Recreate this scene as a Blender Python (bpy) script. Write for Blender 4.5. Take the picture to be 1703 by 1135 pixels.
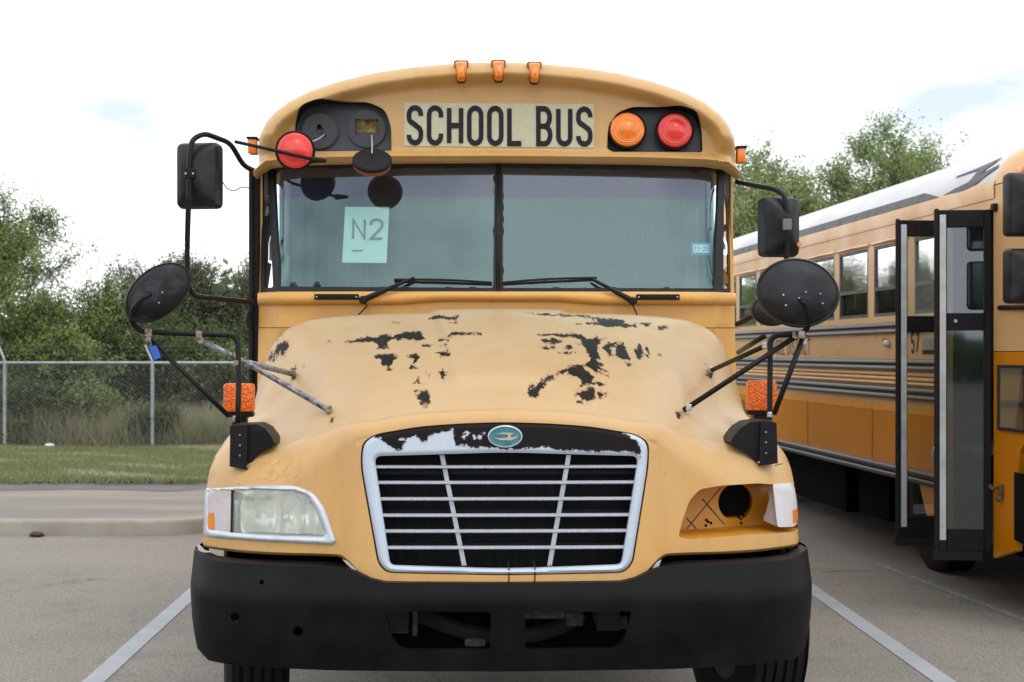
import bpy, bmesh, math, random
import numpy as np
from mathutils import Vector, Matrix
from mathutils.geometry import delaunay_2d_cdt

for _o in list(bpy.data.objects):
    bpy.data.objects.remove(_o, do_unlink=True)
random.seed(7)
RNG = np.random.default_rng(11)
scene = bpy.context.scene
COL = scene.collection
PI = math.pi

# ------------------------------------------------------------------ camera
FPX, HOR, CAMZ = 2650.0, 587.0, 1.65          # focal length and horizon row, in photo pixels
cam_data = bpy.data.cameras.new('camera')
cam = bpy.data.objects.new('camera', cam_data)
COL.objects.link(cam)
cam.location = (0, 0, CAMZ)
cam.rotation_euler = (PI / 2, 0, 0)
cam_data.sensor_width = 36
cam_data.lens = 36 * FPX / 1703
cam_data.shift_y = (HOR - 567.5) / 1703
cam_data.clip_start = 0.1
cam_data.clip_end = 4000
cam_data.dof.use_dof = True
cam_data.dof.focus_distance = 6.9
cam_data.dof.aperture_fstop = 6.3
scene.camera = cam

# ------------------------------------------------------------------ sky and sun: bright overcast
world = bpy.data.worlds.new('World')
scene.world = world
world.use_nodes = True
SUN_EL, SUN_AZ = math.radians(62), math.radians(150)
wn, wl = world.node_tree.nodes, world.node_tree.links
wn.clear()
w_out = wn.new('ShaderNodeOutputWorld')
w_bg = wn.new('ShaderNodeBackground')
w_bg.inputs['Strength'].default_value = 0.1
w_sky = wn.new('ShaderNodeTexSky')
w_sky.sky_type = 'NISHITA'
w_sky.sun_disc = False
w_sky.sun_elevation = SUN_EL
w_sky.sun_rotation = SUN_AZ
w_tc = wn.new('ShaderNodeTexCoord')
w_map = wn.new('ShaderNodeMapping')
w_map.inputs['Scale'].default_value = (1.0, 1.0, 2.6)
w_noise = wn.new('ShaderNodeTexNoise')
w_noise.inputs['Scale'].default_value = 3.3
w_noise.inputs['Detail'].default_value = 6
w_noise.inputs['Roughness'].default_value = 0.55
w_ramp = wn.new('ShaderNodeValToRGB')
w_ramp.color_ramp.elements[0].position = 0.36
w_ramp.color_ramp.elements[0].color = (0.3, 0.3, 0.3, 1)
w_ramp.color_ramp.elements[1].position = 0.56
w_ramp.color_ramp.elements[1].color = (1, 1, 1, 1)
w_sep = wn.new('ShaderNodeSeparateXYZ')
w_el = wn.new('ShaderNodeMapRange')            # overcast luminance grows towards the zenith
w_el.inputs['From Min'].default_value = 0.0
w_el.inputs['From Max'].default_value = 1.0
w_el.inputs['To Min'].default_value = 16.8
w_el.inputs['To Max'].default_value = 16.8
w_cloud = wn.new('ShaderNodeCombineColor')
w_mr = wn.new('ShaderNodeMath'); w_mr.operation = 'MULTIPLY'; w_mr.inputs[1].default_value = 0.985
w_mb = wn.new('ShaderNodeMath'); w_mb.operation = 'MULTIPLY'; w_mb.inputs[1].default_value = 1.03
w_mix = wn.new('ShaderNodeMix'); w_mix.data_type = 'RGBA'
wl.new(w_tc.outputs['Generated'], w_map.inputs['Vector'])
wl.new(w_map.outputs['Vector'], w_noise.inputs['Vector'])
wl.new(w_noise.outputs['Fac'], w_ramp.inputs['Fac'])
wl.new(w_tc.outputs['Generated'], w_sep.inputs[0])
wl.new(w_sep.outputs['Z'], w_el.inputs['Value'])
wl.new(w_el.outputs['Result'], w_mr.inputs[0])
wl.new(w_el.outputs['Result'], w_mb.inputs[0])
wl.new(w_mr.outputs[0], w_cloud.inputs[0])
wl.new(w_el.outputs['Result'], w_cloud.inputs[1])
wl.new(w_mb.outputs[0], w_cloud.inputs[2])
wl.new(w_ramp.outputs['Color'], w_mix.inputs['Factor'])
wl.new(w_sky.outputs['Color'], w_mix.inputs[6])
wl.new(w_cloud.outputs['Color'], w_mix.inputs[7])
wl.new(w_mix.outputs[2], w_bg.inputs['Color'])
wl.new(w_bg.outputs['Background'], w_out.inputs['Surface'])

sun_data = bpy.data.lights.new('sun', 'SUN')
sun_data.energy = 0.5
sun_data.angle = math.radians(25)
sun_data.color = (1.0, 0.96, 0.9)
sun = bpy.data.objects.new('sun', sun_data)
COL.objects.link(sun)
_sd = Vector((math.cos(SUN_EL) * math.sin(SUN_AZ), math.cos(SUN_EL) * math.cos(SUN_AZ), math.sin(SUN_EL)))
sun.rotation_euler = _sd.to_track_quat('Z', 'Y').to_euler()
sun.location = (0, -6, 20)

scene.view_settings.view_transform = 'Standard'
scene.view_settings.look = 'None'
scene.view_settings.exposure = 0.22
scene.view_settings.gamma = 1.0
scene.view_settings.use_curve_mapping = False
scene.cycles.max_bounces = 8
scene.cycles.transparent_max_bounces = 12

# ------------------------------------------------------------------ materials
def nodemat(name):
    m = bpy.data.materials.new(name)
    m.use_nodes = True
    n, l = m.node_tree.nodes, m.node_tree.links
    n.clear()
    o = n.new('ShaderNodeOutputMaterial')
    return m, n, l, o

def noise(n, l, vec, scale, detail=4, rough=0.55, stretch=None):
    if stretch:
        mp = n.new('ShaderNodeMapping')
        mp.inputs['Scale'].default_value = stretch
        l.new(vec, mp.inputs['Vector'])
        vec = mp.outputs['Vector']
    t = n.new('ShaderNodeTexNoise')
    t.inputs['Scale'].default_value = scale
    t.inputs['Detail'].default_value = detail
    t.inputs['Roughness'].default_value = rough
    l.new(vec, t.inputs['Vector'])
    return t.outputs['Fac']

def ramp(n, l, fac, p0, p1, v0=0.0, v1=1.0):
    r = n.new('ShaderNodeMapRange')
    r.inputs['From Min'].default_value = p0
    r.inputs['From Max'].default_value = p1
    r.inputs['To Min'].default_value = v0
    r.inputs['To Max'].default_value = v1
    l.new(fac, r.inputs['Value'])
    return r.outputs['Result']

def mixc(n, l, fac, a, b):
    x = n.new('ShaderNodeMix'); x.data_type = 'RGBA'
    for i, v in ((0, fac), (6, a), (7, b)):
        if isinstance(v, (tuple, list)):
            x.inputs[i].default_value = (*v[:3], 1)
        elif isinstance(v, (int, float)):
            x.inputs[i].default_value = v
        else:
            l.new(v, x.inputs[i])
    return x.outputs[2]

def math_(n, l, op, a, b=None, clamp=False):
    x = n.new('ShaderNodeMath'); x.operation = op; x.use_clamp = clamp
    for i, v in ((0, a), (1, b)):
        if v is None: continue
        if isinstance(v, (int, float)): x.inputs[i].default_value = v
        else: l.new(v, x.inputs[i])
    return x.outputs[0]

def bump(n, l, h, strength=0.2, dist=0.01):
    b = n.new('ShaderNodeBump')
    b.inputs['Strength'].default_value = strength
    b.inputs['Distance'].default_value = dist
    l.new(h, b.inputs['Height'])
    return b.outputs['Normal']

MATS = {}
def mat(name, c1, c2=None, rough=0.5, metal=0.0, scale=6.0, bump_s=0.0, bump_scale=60.0, spec=0.5,
        rough_var=0.12, lo=0.35, hi=0.65, coat=0.0, stretch=None, trans=0.0, detail=5):
    if name in MATS: return MATS[name]
    m, n, l, o = nodemat(name)
    p = n.new('ShaderNodeBsdfPrincipled')
    tc = n.new('ShaderNodeTexCoord')
    v = tc.outputs['Object']
    if c2 is None: c2 = tuple(x * 0.78 for x in c1)
    nz = noise(n, l, v, scale, detail, 0.6, stretch)
    l.new(mixc(n, l, ramp(n, l, nz, lo, hi), c1, c2), p.inputs['Base Color'])
    l.new(ramp(n, l, nz, 0.3, 0.7, max(0.02, rough - rough_var), min(1, rough + rough_var)), p.inputs['Roughness'])
    p.inputs['Metallic'].default_value = metal
    p.inputs['Specular IOR Level'].default_value = spec
    p.inputs['Coat Weight'].default_value = coat
    p.inputs['Transmission Weight'].default_value = trans
    if bump_s:
        l.new(bump(n, l, noise(n, l, v, bump_scale, 3), bump_s), p.inputs['Normal'])
    l.new(p.outputs[0], o.inputs['Surface'])
    MATS[name] = m
    return m

def paint(name, base, chalk, chips=None, chipcol=(0.013, 0.010, 0.009), rough=0.38, streak=0.36, chipscale=34.0, chipamp=0.033,
          chipstretch=(1, 0.25, 1), top=False):
    """weathered coach paint; 'chips' names a float attribute (signed distance) where the paint is gone"""
    m, n, l, o = nodemat(name)
    p = n.new('ShaderNodeBsdfPrincipled')
    tc = n.new('ShaderNodeTexCoord')
    v = tc.outputs['Object']
    big = noise(n, l, v, 1.7, 6, 0.62)
    fine = noise(n, l, v, 60, 3, 0.6)
    st = noise(n, l, v, 9, 4, 0.6, (1, 1, 0.12))
    c = mixc(n, l, ramp(n, l, big, 0.38, 0.62), base, chalk)
    if top:      # sun-bleached, chalky bonnet top
        ta = n.new('ShaderNodeAttribute'); ta.attribute_name = 'bleach'
        c = mixc(n, l, ta.outputs['Fac'], c, mixc(n, l, ramp(n, l, big, 0.35, 0.65), (0.475, 0.32, 0.155), (0.475, 0.336, 0.18)))
    c = mixc(n, l, ramp(n, l, st, 0.5, 0.75, 0, streak), c, tuple(x * 0.74 for x in base))
    c = mixc(n, l, ramp(n, l, fine, 0.6, 0.76, 0, 0.4), c, tuple(x * 0.6 for x in base))
    l.new(ramp(n, l, big, 0.3, 0.7, rough - 0.06, rough + 0.14), p.inputs['Roughness'])
    if chips:
        at_ = n.new('ShaderNodeAttribute'); at_.attribute_name = chips
        nz = noise(n, l, v, chipscale, 9, 0.78, chipstretch)
        nz = math_(n, l, 'MULTIPLY_ADD', nz, chipamp * 2)
        nz.node.inputs[2].default_value = -chipamp
        d = math_(n, l, 'ADD', at_.outputs['Fac'], nz)
        k = ramp(n, l, d, -0.0012, 0.0012)
        edge = ramp(n, l, d, -0.006, 0.0)
        c = mixc(n, l, math_(n, l, 'MULTIPLY', edge, 0.35), c, (0.36, 0.2, 0.09))
        c = mixc(n, l, k, c, chipcol)
        l.new(ramp(n, l, k, 0, 1, 0.42, 0.06), p.inputs['Specular IOR Level'])
    l.new(c, p.inputs['Base Color'])
    if not chips: p.inputs['Specular IOR Level'].default_value = 0.42
    l.new(bump(n, l, noise(n, l, v, 3.5, 2), 0.06, 0.02), p.inputs['Normal'])
    l.new(p.outputs[0], o.inputs['Surface'])
    MATS[name] = m
    return m

def glass(name, tint=(0.8, 0.9, 0.88), refl=1.6, base_refl=0.05, dust=0.05, dustcol=(0.5, 0.5, 0.47), band=None, bandcol=(0.3, 0.3, 0.5), wav=0.0, gcol=(1, 1, 1)):
    m, n, l, o = nodemat(name)
    tr = n.new('ShaderNodeBsdfTransparent')
    gl = n.new('ShaderNodeBsdfGlossy'); gl.inputs['Roughness'].default_value = 0.03; gl.inputs['Color'].default_value = (*gcol, 1)
    df = n.new('ShaderNodeBsdfDiffuse'); df.inputs['Color'].default_value = (*dustcol, 1)
    fr = n.new('ShaderNodeFresnel'); fr.inputs['IOR'].default_value = 1.5
    tc = n.new('ShaderNodeTexCoord'); v = tc.outputs['Object']
    mx = n.new('ShaderNodeMixShader'); mx2 = n.new('ShaderNodeMixShader')
    f = math_(n, l, 'MULTIPLY_ADD', fr.outputs[0], refl); f.node.inputs[2].default_value = base_refl; f.node.use_clamp = True
    l.new(f, mx.inputs[0]); l.new(tr.outputs[0], mx.inputs[1]); l.new(gl.outputs[0], mx.inputs[2])
    dn = noise(n, l, v, 3.0, 6, 0.65)
    if band:         # dust left outside the wipers' sweep
        sp0 = n.new('ShaderNodeSeparateXYZ'); l.new(v, sp0.inputs[0])
        ax = math_(n, l, 'SUBTRACT', math_(n, l, 'ABSOLUTE', sp0.outputs['X']), 0.66); az = math_(n, l, 'SUBTRACT', sp0.outputs['Z'], 1.91)
        rr = math_(n, l, 'SQRT', math_(n, l, 'ADD', math_(n, l, 'MULTIPLY', ax, ax), math_(n, l, 'MULTIPLY', az, az)))
        dn = math_(n, l, 'ADD', math_(n, l, 'MULTIPLY', dn, 0.8), ramp(n, l, rr, 0.60, 0.615, 0.0, 0.16))
    d = ramp(n, l, dn, 0.3, 0.75, dust * 0.5, dust * 1.5)
    tcol = tint
    if band:
        sp = n.new('ShaderNodeSeparateXYZ'); l.new(v, sp.inputs[0])
        b = ramp(n, l, sp.outputs['Z'], band - 0.012, band + 0.012)
        tcol = mixc(n, l, b, tint, bandcol)
        l.new(tcol, tr.inputs['Color'])
        dc = mixc(n, l, b, dustcol, tuple(x * 0.9 for x in bandcol))
        l.new(dc, df.inputs['Color'])
        d = math_(n, l, 'MULTIPLY_ADD', b, 0.03); l.new(mixc(n, l, b, gcol, (0.76, 0.83, 0.97)), gl.inputs['Color']); l.new(ramp(n, l, dn, 0.3, 0.75, dust * 0.5, dust * 1.5), d.node.inputs[2])
    else:
        tr.inputs['Color'].default_value = (*tint, 1)
    if wav:
        l.new(bump(n, l, noise(n, l, v, 2.2, 2), wav, 0.05), gl.inputs['Normal'])
    l.new(d, mx2.inputs[0]); l.new(mx.outputs[0], mx2.inputs[1]); l.new(df.outputs[0], mx2.inputs[2])
    l.new(mx2.outputs[0], o.inputs['Surface'])
    MATS[name] = m
    return m

PAINT = paint('faded_yellow_paint', (0.61, 0.335, 0.098), (0.61, 0.36, 0.138))
PAINT_HOOD = paint('chipped_hood_paint', (0.61, 0.337, 0.1), (0.61, 0.362, 0.14), chips='chip', top=True)
PAINT_CAP = paint('roof_cap_paint', (0.545, 0.315, 0.1), (0.545, 0.335, 0.135))
PAINT_COWL = paint('cowl_yellow_paint', (0.70, 0.36, 0.082), (0.70, 0.385, 0.112))
PAINT_FRESH = mat('unfaded_yellow_paint', (0.72, 0.34, 0.022), (0.62, 0.27, 0.018), rough=0.4, scale=8)
GHOST = mat('ghost_lettering_paint', (0.52, 0.27, 0.055), (0.61, 0.352, 0.125), rough=0.4, scale=30, lo=0.38, hi=0.52)
BLACK = mat('black_plastic', (0.006, 0.006, 0.007), (0.012, 0.012, 0.013), rough=0.45, spec=0.18, scale=14, bump_s=0.08, bump_scale=160)
BUMPER = mat('bumper_black', (0.003, 0.003, 0.0035), (0.009, 0.009, 0.010), rough=0.48, spec=0.09, scale=4, bump_s=0.1, bump_scale=220, detail=8)
MIRRORB = mat('mirror_back_plastic', (0.007, 0.0075, 0.009), (0.026, 0.027, 0.031), rough=0.42, spec=0.34, scale=8, lo=0.5, hi=0.7, bump_s=0.06, bump_scale=200)
RUBBER = mat('rubber', (0.010, 0.010, 0.010), (0.018, 0.018, 0.017), spec=0.25, rough=0.75, scale=12, bump_s=0.15, bump_scale=90)
TYRE = mat('tyre_rubber', (0.009, 0.009, 0.009), (0.018, 0.017, 0.016), spec=0.2, rough=0.85, scale=10, bump_s=0.2, bump_scale=70)
GASKET = mat('window_gasket', (0.015, 0.015, 0.016), (0.026, 0.026, 0.027), spec=0.3, rough=0.55, scale=9)
TUBE = mat('black_tube_paint', (0.005, 0.005, 0.006), (0.012, 0.011, 0.010), rough=0.42, spec=0.2, scale=16)
WORN = mat('worn_strut_metal', (0.3, 0.305, 0.315), (0.035, 0.035, 0.036), rough=0.45, scale=38, lo=0.42, hi=0.66, metal=0.35, stretch=(1, 1, 1))
RUST = mat('rusty_clamp', (0.4, 0.33, 0.27), (0.16, 0.07, 0.035), rough=0.6, scale=70, metal=0.2)
BOLT = mat('bolt_metal', (0.6, 0.6, 0.6), (0.35, 0.33, 0.3), rough=0.35, metal=0.8, scale=50)
CHROME = paint('peeling_grille_chrome', (0.47, 0.54, 0.62), (0.53, 0.59, 0.66), chips='peel', chipcol=(0.014, 0.012, 0.011),
               rough=0.3, streak=0.06, chipscale=48, chipamp=0.03, chipstretch=(1, 1, 1))
SILVER = mat('silver_trim', (0.56, 0.6, 0.65), (0.42, 0.46, 0.5), rough=0.3, metal=0.25, scale=14, lo=0.45, hi=0.75)
DARKVOID = mat('engine_bay_black', (0.003, 0.003, 0.003), (0.007, 0.0065, 0.006), spec=0.05, rough=0.9, scale=12)
UNDER = mat('underbody_grime', (0.02, 0.018, 0.016), (0.045, 0.04, 0.033), rough=0.85, scale=9)
RADIATOR = mat('radiator_fins', (0.003, 0.003, 0.003), (0.012, 0.012, 0.013), spec=0.15, rough=0.6, scale=4, stretch=(14, 1, 0.6))
SIGNPANEL = mat('sign_reflective_cream', (0.5, 0.48, 0.32), (0.45, 0.43, 0.29), rough=0.55, scale=40)
SIGNINK = mat('sign_black_ink', (0.007, 0.007, 0.009), (0.016, 0.018, 0.026), rough=0.55, spec=0.2, scale=12)
AMBER = mat('amber_lens', (0.95, 0.27, 0.012), (0.75, 0.16, 0.008), rough=0.22, scale=30, coat=0.5)
SHADED_AMBER = mat('shaded_amber_lens', (0.27, 0.075, 0.018), (0.2, 0.05, 0.012), rough=0.4, scale=30)  # under-lit look of the hanging lens put into its colour
AMBERL = mat('amber_warning_lens', (0.95, 0.26, 0.012), (0.8, 0.18, 0.008), rough=0.25, scale=20, coat=0.4)
REDL = mat('red_warning_lens', (0.85, 0.05, 0.035), (0.72, 0.03, 0.022), rough=0.25, scale=20, coat=0.4)
PAPER = mat('white_paper', (0.82, 0.84, 0.82), (0.76, 0.78, 0.77), rough=0.8, scale=9)
INK = mat('printer_ink', (0.1, 0.11, 0.12), (0.16, 0.17, 0.18), rough=0.7, scale=30)
STICKB = mat('sticker_blue', (0.06, 0.16, 0.5), (0.08, 0.2, 0.55), rough=0.5, scale=20)
SEATV = mat('seat_vinyl', (0.014, 0.022, 0.02), (0.022, 0.03, 0.027), rough=0.5, scale=8)
CABIN = mat('cabin_lining', (0.09, 0.105, 0.105), (0.07, 0.08, 0.08), rough=0.6, scale=5)
DASH = mat('dashboard_plastic', (0.03, 0.033, 0.034), (0.05, 0.055, 0.055), rough=0.6, scale=8)
TEAL = mat('emblem_teal', (0.03, 0.16, 0.2), (0.05, 0.22, 0.26), rough=0.3, scale=30, coat=0.3)
EMBL = mat('emblem_bird', (0.55, 0.47, 0.36), (0.42, 0.36, 0.3), rough=0.4, scale=40)
HAZE_LENS = glass('clouded_lens', (0.96, 0.97, 0.9), 1.4, 0.06, 0.2, (0.95, 0.97, 0.85))
REFLECT = mat('lamp_reflector', (0.93, 0.95, 0.9), (0.86, 0.88, 0.83), rough=0.14, metal=0.35, scale=9, rough_var=0.06)
SCUFF = mat('scuffed_mirror_back', (0.009, 0.0095, 0.011), (0.085, 0.09, 0.1), rough=0.5, spec=0.22, scale=7, lo=0.5, hi=0.75, detail=9, bump_s=0.05, bump_scale=200)
CORNERL = mat('corner_lens', (0.56, 0.52, 0.53), (0.55, 0.36, 0.22), rough=0.3, scale=12, lo=0.5, hi=0.75, coat=0.3)
CLEARW = mat('clear_corner_lens', (0.62, 0.6, 0.6), (0.62, 0.5, 0.42), rough=0.3, scale=8, lo=0.5, hi=0.8, coat=0.3)
WSCREEN = glass('windshield_glass', (0.66, 0.88, 0.83), 1.75, 0.07, 0.05, (0.3, 0.5, 0.47), band=2.436, bandcol=(0.26, 0.3, 0.42), wav=0.0, gcol=(0.74, 1.0, 0.99))
SIDEGL = glass('side_glass', (0.6, 0.8, 0.75), 1.9, 0.04, 0.06, (0.4, 0.45, 0.42))
LOWGL = glass('open_window_glass', (0.35, 0.38, 0.37), 0.8, 0.0, 0.02, (0.3, 0.3, 0.28))
QTRGL = glass('quarter_glass', (0.3, 0.38, 0.35), 1.0, 0.02, 0.05, (0.3, 0.36, 0.33))
BUSGL = glass('bus_window_glass', (0.3, 0.33, 0.33), 0.9, 0.02, 0.04, (0.4, 0.4, 0.38), wav=0.02)
DOORGL2 = glass('front_door_glass', (0.3, 0.35, 0.35), 1.3, 0.06, 0.025, (0.25, 0.31, 0.33), gcol=(0.85, 0.95, 1.0))
DOORGL = glass('door_glass', (0.78, 0.82, 0.76), 1.5, 0.02, 0.025, (0.4, 0.42, 0.4))
MIRRORG = mat('mirror_glass', (0.85, 0.87, 0.88), (0.8, 0.82, 0.84), rough=0.04, metal=1.0, rough_var=0.02)
WHITEROOF = mat('white_roof_paint', (0.6, 0.61, 0.63), (0.5, 0.51, 0.53), rough=0.4, scale=2.5, stretch=(1, 0.2, 1))
B2UP = mat('second_bus_faded_paint', (0.72, 0.44, 0.2), (0.67, 0.4, 0.165), rough=0.36, scale=2.2)
B2LOW = mat('second_bus_orange_paint', (0.66, 0.235, 0.004), (0.58, 0.2, 0.004), rough=0.24, scale=1.8, rough_var=0.05, spec=0.16)
B2STRIP = mat('reflective_yellow_tape', (0.8, 0.33, 0.004), (0.74, 0.3, 0.004), rough=0.4, scale=6)
RAIL = mat('rub_rail_black', (0.014, 0.014, 0.015), (0.022, 0.022, 0.024), rough=0.34, spec=0.3, scale=3, rough_var=0.04, stretch=(1, .1, 1))
SEALW = mat('door_edge_strip', (0.55, 0.58, 0.6), (0.42, 0.44, 0.45), rough=0.5, scale=7)
ROOFMARK = mat('roof_marking_grey', (0.075, 0.073, 0.078), (0.1, 0.098, 0.104), rough=0.6, scale=5)
GALV = mat('galvanised_steel', (0.42, 0.44, 0.47), (0.3, 0.32, 0.34), rough=0.5, metal=0.3, scale=10)
WIREM = mat('fence_wire', (0.17, 0.175, 0.18), (0.13, 0.13, 0.13), rough=0.55, metal=0.3, scale=10)
BARK = mat('bark', (0.075, 0.058, 0.045), (0.045, 0.036, 0.03), rough=0.9, scale=9, bump_s=0.5, bump_scale=20)
LITTER = mat('dark_litter', (0.02, 0.018, 0.02), (0.12, 0.02, 0.02), rough=0.6, scale=24, lo=0.55, hi=0.6)
LITTERW = mat('white_litter', (0.7, 0.7, 0.68), (0.5, 0.5, 0.48), rough=0.7, scale=20)
BLUET = mat('blue_tag_plastic', (0.02, 0.09, 0.5), (0.03, 0.12, 0.58), rough=0.4, scale=20)

def leafmat(name, c1, c2, c3):
    m, n, l, o = nodemat(name)
    p = n.new('ShaderNodeBsdfPrincipled'); p.inputs['Roughness'].default_value = 0.6
    p.inputs['Specular IOR Level'].default_value = 0.3
    tc = n.new('ShaderNodeTexCoord'); v = tc.outputs['Object']
    c = mixc(n, l, ramp(n, l, noise(n, l, v, 1.1, 4), 0.35, 0.65), c1, c2)
    c = mixc(n, l, ramp(n, l, noise(n, l, v, 9, 3), 0.5, 0.7), c, c3)
    l.new(c, p.inputs['Base Color'])
    t = n.new('ShaderNodeBsdfTranslucent'); l.new(c, t.inputs['Color'])
    mx = n.new('ShaderNodeMixShader'); mx.inputs[0].default_value = 0.3
    l.new(p.outputs[0], mx.inputs[1]); l.new(t.outputs[0], mx.inputs[2]); l.new(mx.outputs[0], o.inputs['Surface'])
    MATS[name] = m
    return m
LEAF_A = leafmat('leaf_fresh', (0.2, 0.28, 0.075), (0.26, 0.34, 0.095), (0.14, 0.2, 0.065))
LEAF_B = leafmat('leaf_dark', (0.105, 0.16, 0.052), (0.145, 0.205, 0.07), (0.075, 0.115, 0.045))
LEAF_C = leafmat('leaf_olive', (0.17, 0.21, 0.1), (0.21, 0.24, 0.12), (0.135, 0.16, 0.085))
LEAF_D = leafmat('leaf_pale', (0.26, 0.34, 0.125), (0.32, 0.385, 0.15), (0.2, 0.27, 0.105))
GRASS = leafmat('lawn_grass', (0.16, 0.225, 0.075), (0.21, 0.23, 0.1), (0.27, 0.235, 0.135))
WEEDS = leafmat('tall_dry_grass', (0.38, 0.36, 0.225), (0.29, 0.31, 0.17), (0.45, 0.39, 0.265))

def ground_mat():
    m, n, l, o = nodemat('worn_asphalt')
    p = n.new('ShaderNodeBsdfPrincipled'); p.inputs['Roughness'].default_value = 0.9
    p.inputs['Specular IOR Level'].default_value = 0.25
    tc = n.new('ShaderNodeTexCoord'); v = tc.outputs['Object']
    big = noise(n, l, v, 0.45, 7, 0.6)
    tan = noise(n, l, v, 0.33, 5, 0.55, (0.6, 1.6, 1))
    mid = noise(n, l, v, 2.6, 6, 0.65)
    agg = noise(n, l, v, 62, 3, 0.75)
    agg2 = noise(n, l, v, 17, 4, 0.75)
    c = mixc(n, l, ramp(n, l, big, 0.35, 0.65), (0.21, 0.195, 0.171), (0.268, 0.245, 0.207))
    c = mixc(n, l, ramp(n, l, tan, 0.53, 0.68, 0, 0.7), c, (0.275, 0.235, 0.175))
    c = mixc(n, l, ramp(n, l, mid, 0.56, 0.72, 0, 0.6), c, (0.12, 0.117, 0.113))
    c = mixc(n, l, ramp(n, l, agg2, 0.5, 0.75, 0, 0.55), c, (0.1, 0.097, 0.092))
    c = mixc(n, l, ramp(n, l, agg, 0.54, 0.64, 0, 0.75), c, (0.38, 0.36, 0.325))
    c = mixc(n, l, ramp(n, l, agg, 0.46, 0.36, 0, 0.75), c, (0.075, 0.072, 0.068))
    oil = noise(n, l, v, 1.15, 5, 0.7)
    c = mixc(n, l, ramp(n, l, oil, 0.6, 0.74, 0, 0.55), c, (0.085, 0.083, 0.08))
    pale = noise(n, l, v, 0.8, 6, 0.7, (1, 0.5, 1))
    c = mixc(n, l, ramp(n, l, pale, 0.58, 0.72, 0, 0.4), c, (0.33, 0.31, 0.275))
    vo = n.new('ShaderNodeTexVoronoi'); vo.feature = 'DISTANCE_TO_EDGE'; vo.inputs['Scale'].default_value = 0.22
    wob = n.new('ShaderNodeVectorMath'); wob.operation = 'ADD'
    nzc = n.new('ShaderNodeTexNoise'); nzc.inputs['Scale'].default_value = 1.3; nzc.inputs['Detail'].default_value = 5
    l.new(v, nzc.inputs['Vector']); l.new(v, wob.inputs[0]); l.new(nzc.outputs['Color'], wob.inputs[1])
    l.new(wob.outputs[0], vo.inputs['Vector'])
    c = mixc(n, l, ramp(n, l, vo.outputs['Distance'], 0.004, 0.0, 0, 0.55), c, (0.06, 0.058, 0.055))
    l.new(c, p.inputs['Base Color'])
    l.new(bump(n, l, agg, 0.35, 0.004), p.inputs['Normal'])
    l.new(p.outputs[0], o.inputs['Surface'])
    return m
ASPHALT = ground_mat()
SLABM = mat('pale_pavement', (0.255, 0.21, 0.16), (0.19, 0.172, 0.148), rough=0.9, scale=0.8, lo=.4, hi=.6, stretch=(0.4, 1, 1), bump_s=0.2, bump_scale=60)
KERBM = mat('kerb_concrete', (0.32, 0.295, 0.24), (0.255, 0.23, 0.185), rough=0.9, scale=3, bump_s=0.2)
SOIL = mat('lawn_soil', (0.15, 0.155, 0.08), (0.22, 0.185, 0.115), rough=0.95, scale=1.8)
SOILD = mat('undergrowth_soil', (0.055, 0.06, 0.03), (0.08, 0.07, 0.045), rough=0.95, scale=1.8)
ASPHD = mat('dark_asphalt_edge', (0.085, 0.083, 0.082), (0.13, 0.125, 0.12), rough=0.9, scale=2.5, bump_s=0.2, bump_scale=60)

def line_mat():
    m, n, l, o = nodemat('worn_white_line_paint')
    p = n.new('ShaderNodeBsdfPrincipled'); p.inputs['Roughness'].default_value = 0.75
    t = n.new('ShaderNodeBsdfTransparent'); mx = n.new('ShaderNodeMixShader')
    tc = n.new('ShaderNodeTexCoord'); v = tc.outputs['Object']
    at_ = n.new('ShaderNodeAttribute'); at_.attribute_name = 'edge'
    nz = noise(n, l, v, 60, 4, 0.75); nb = noise(n, l, v, 3, 4, 0.6)
    l.new(mixc(n, l, ramp(n, l, nb, 0.35, 0.65), (0.36, 0.385, 0.4), (0.31, 0.33, 0.34)), p.inputs['Base Color'])
    s = math_(n, l, 'ADD', at_.outputs['Fac'], math_(n, l, 'MULTIPLY', nz, 0.9))
    k = ramp(n, l, s, 0.55, 0.78)
    l.new(k, mx.inputs[0]); l.new(t.outputs[0], mx.inputs[1]); l.new(p.outputs[0], mx.inputs[2])
    l.new(mx.outputs[0], o.inputs['Surface'])
    return m
LINEP = line_mat()

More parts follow.
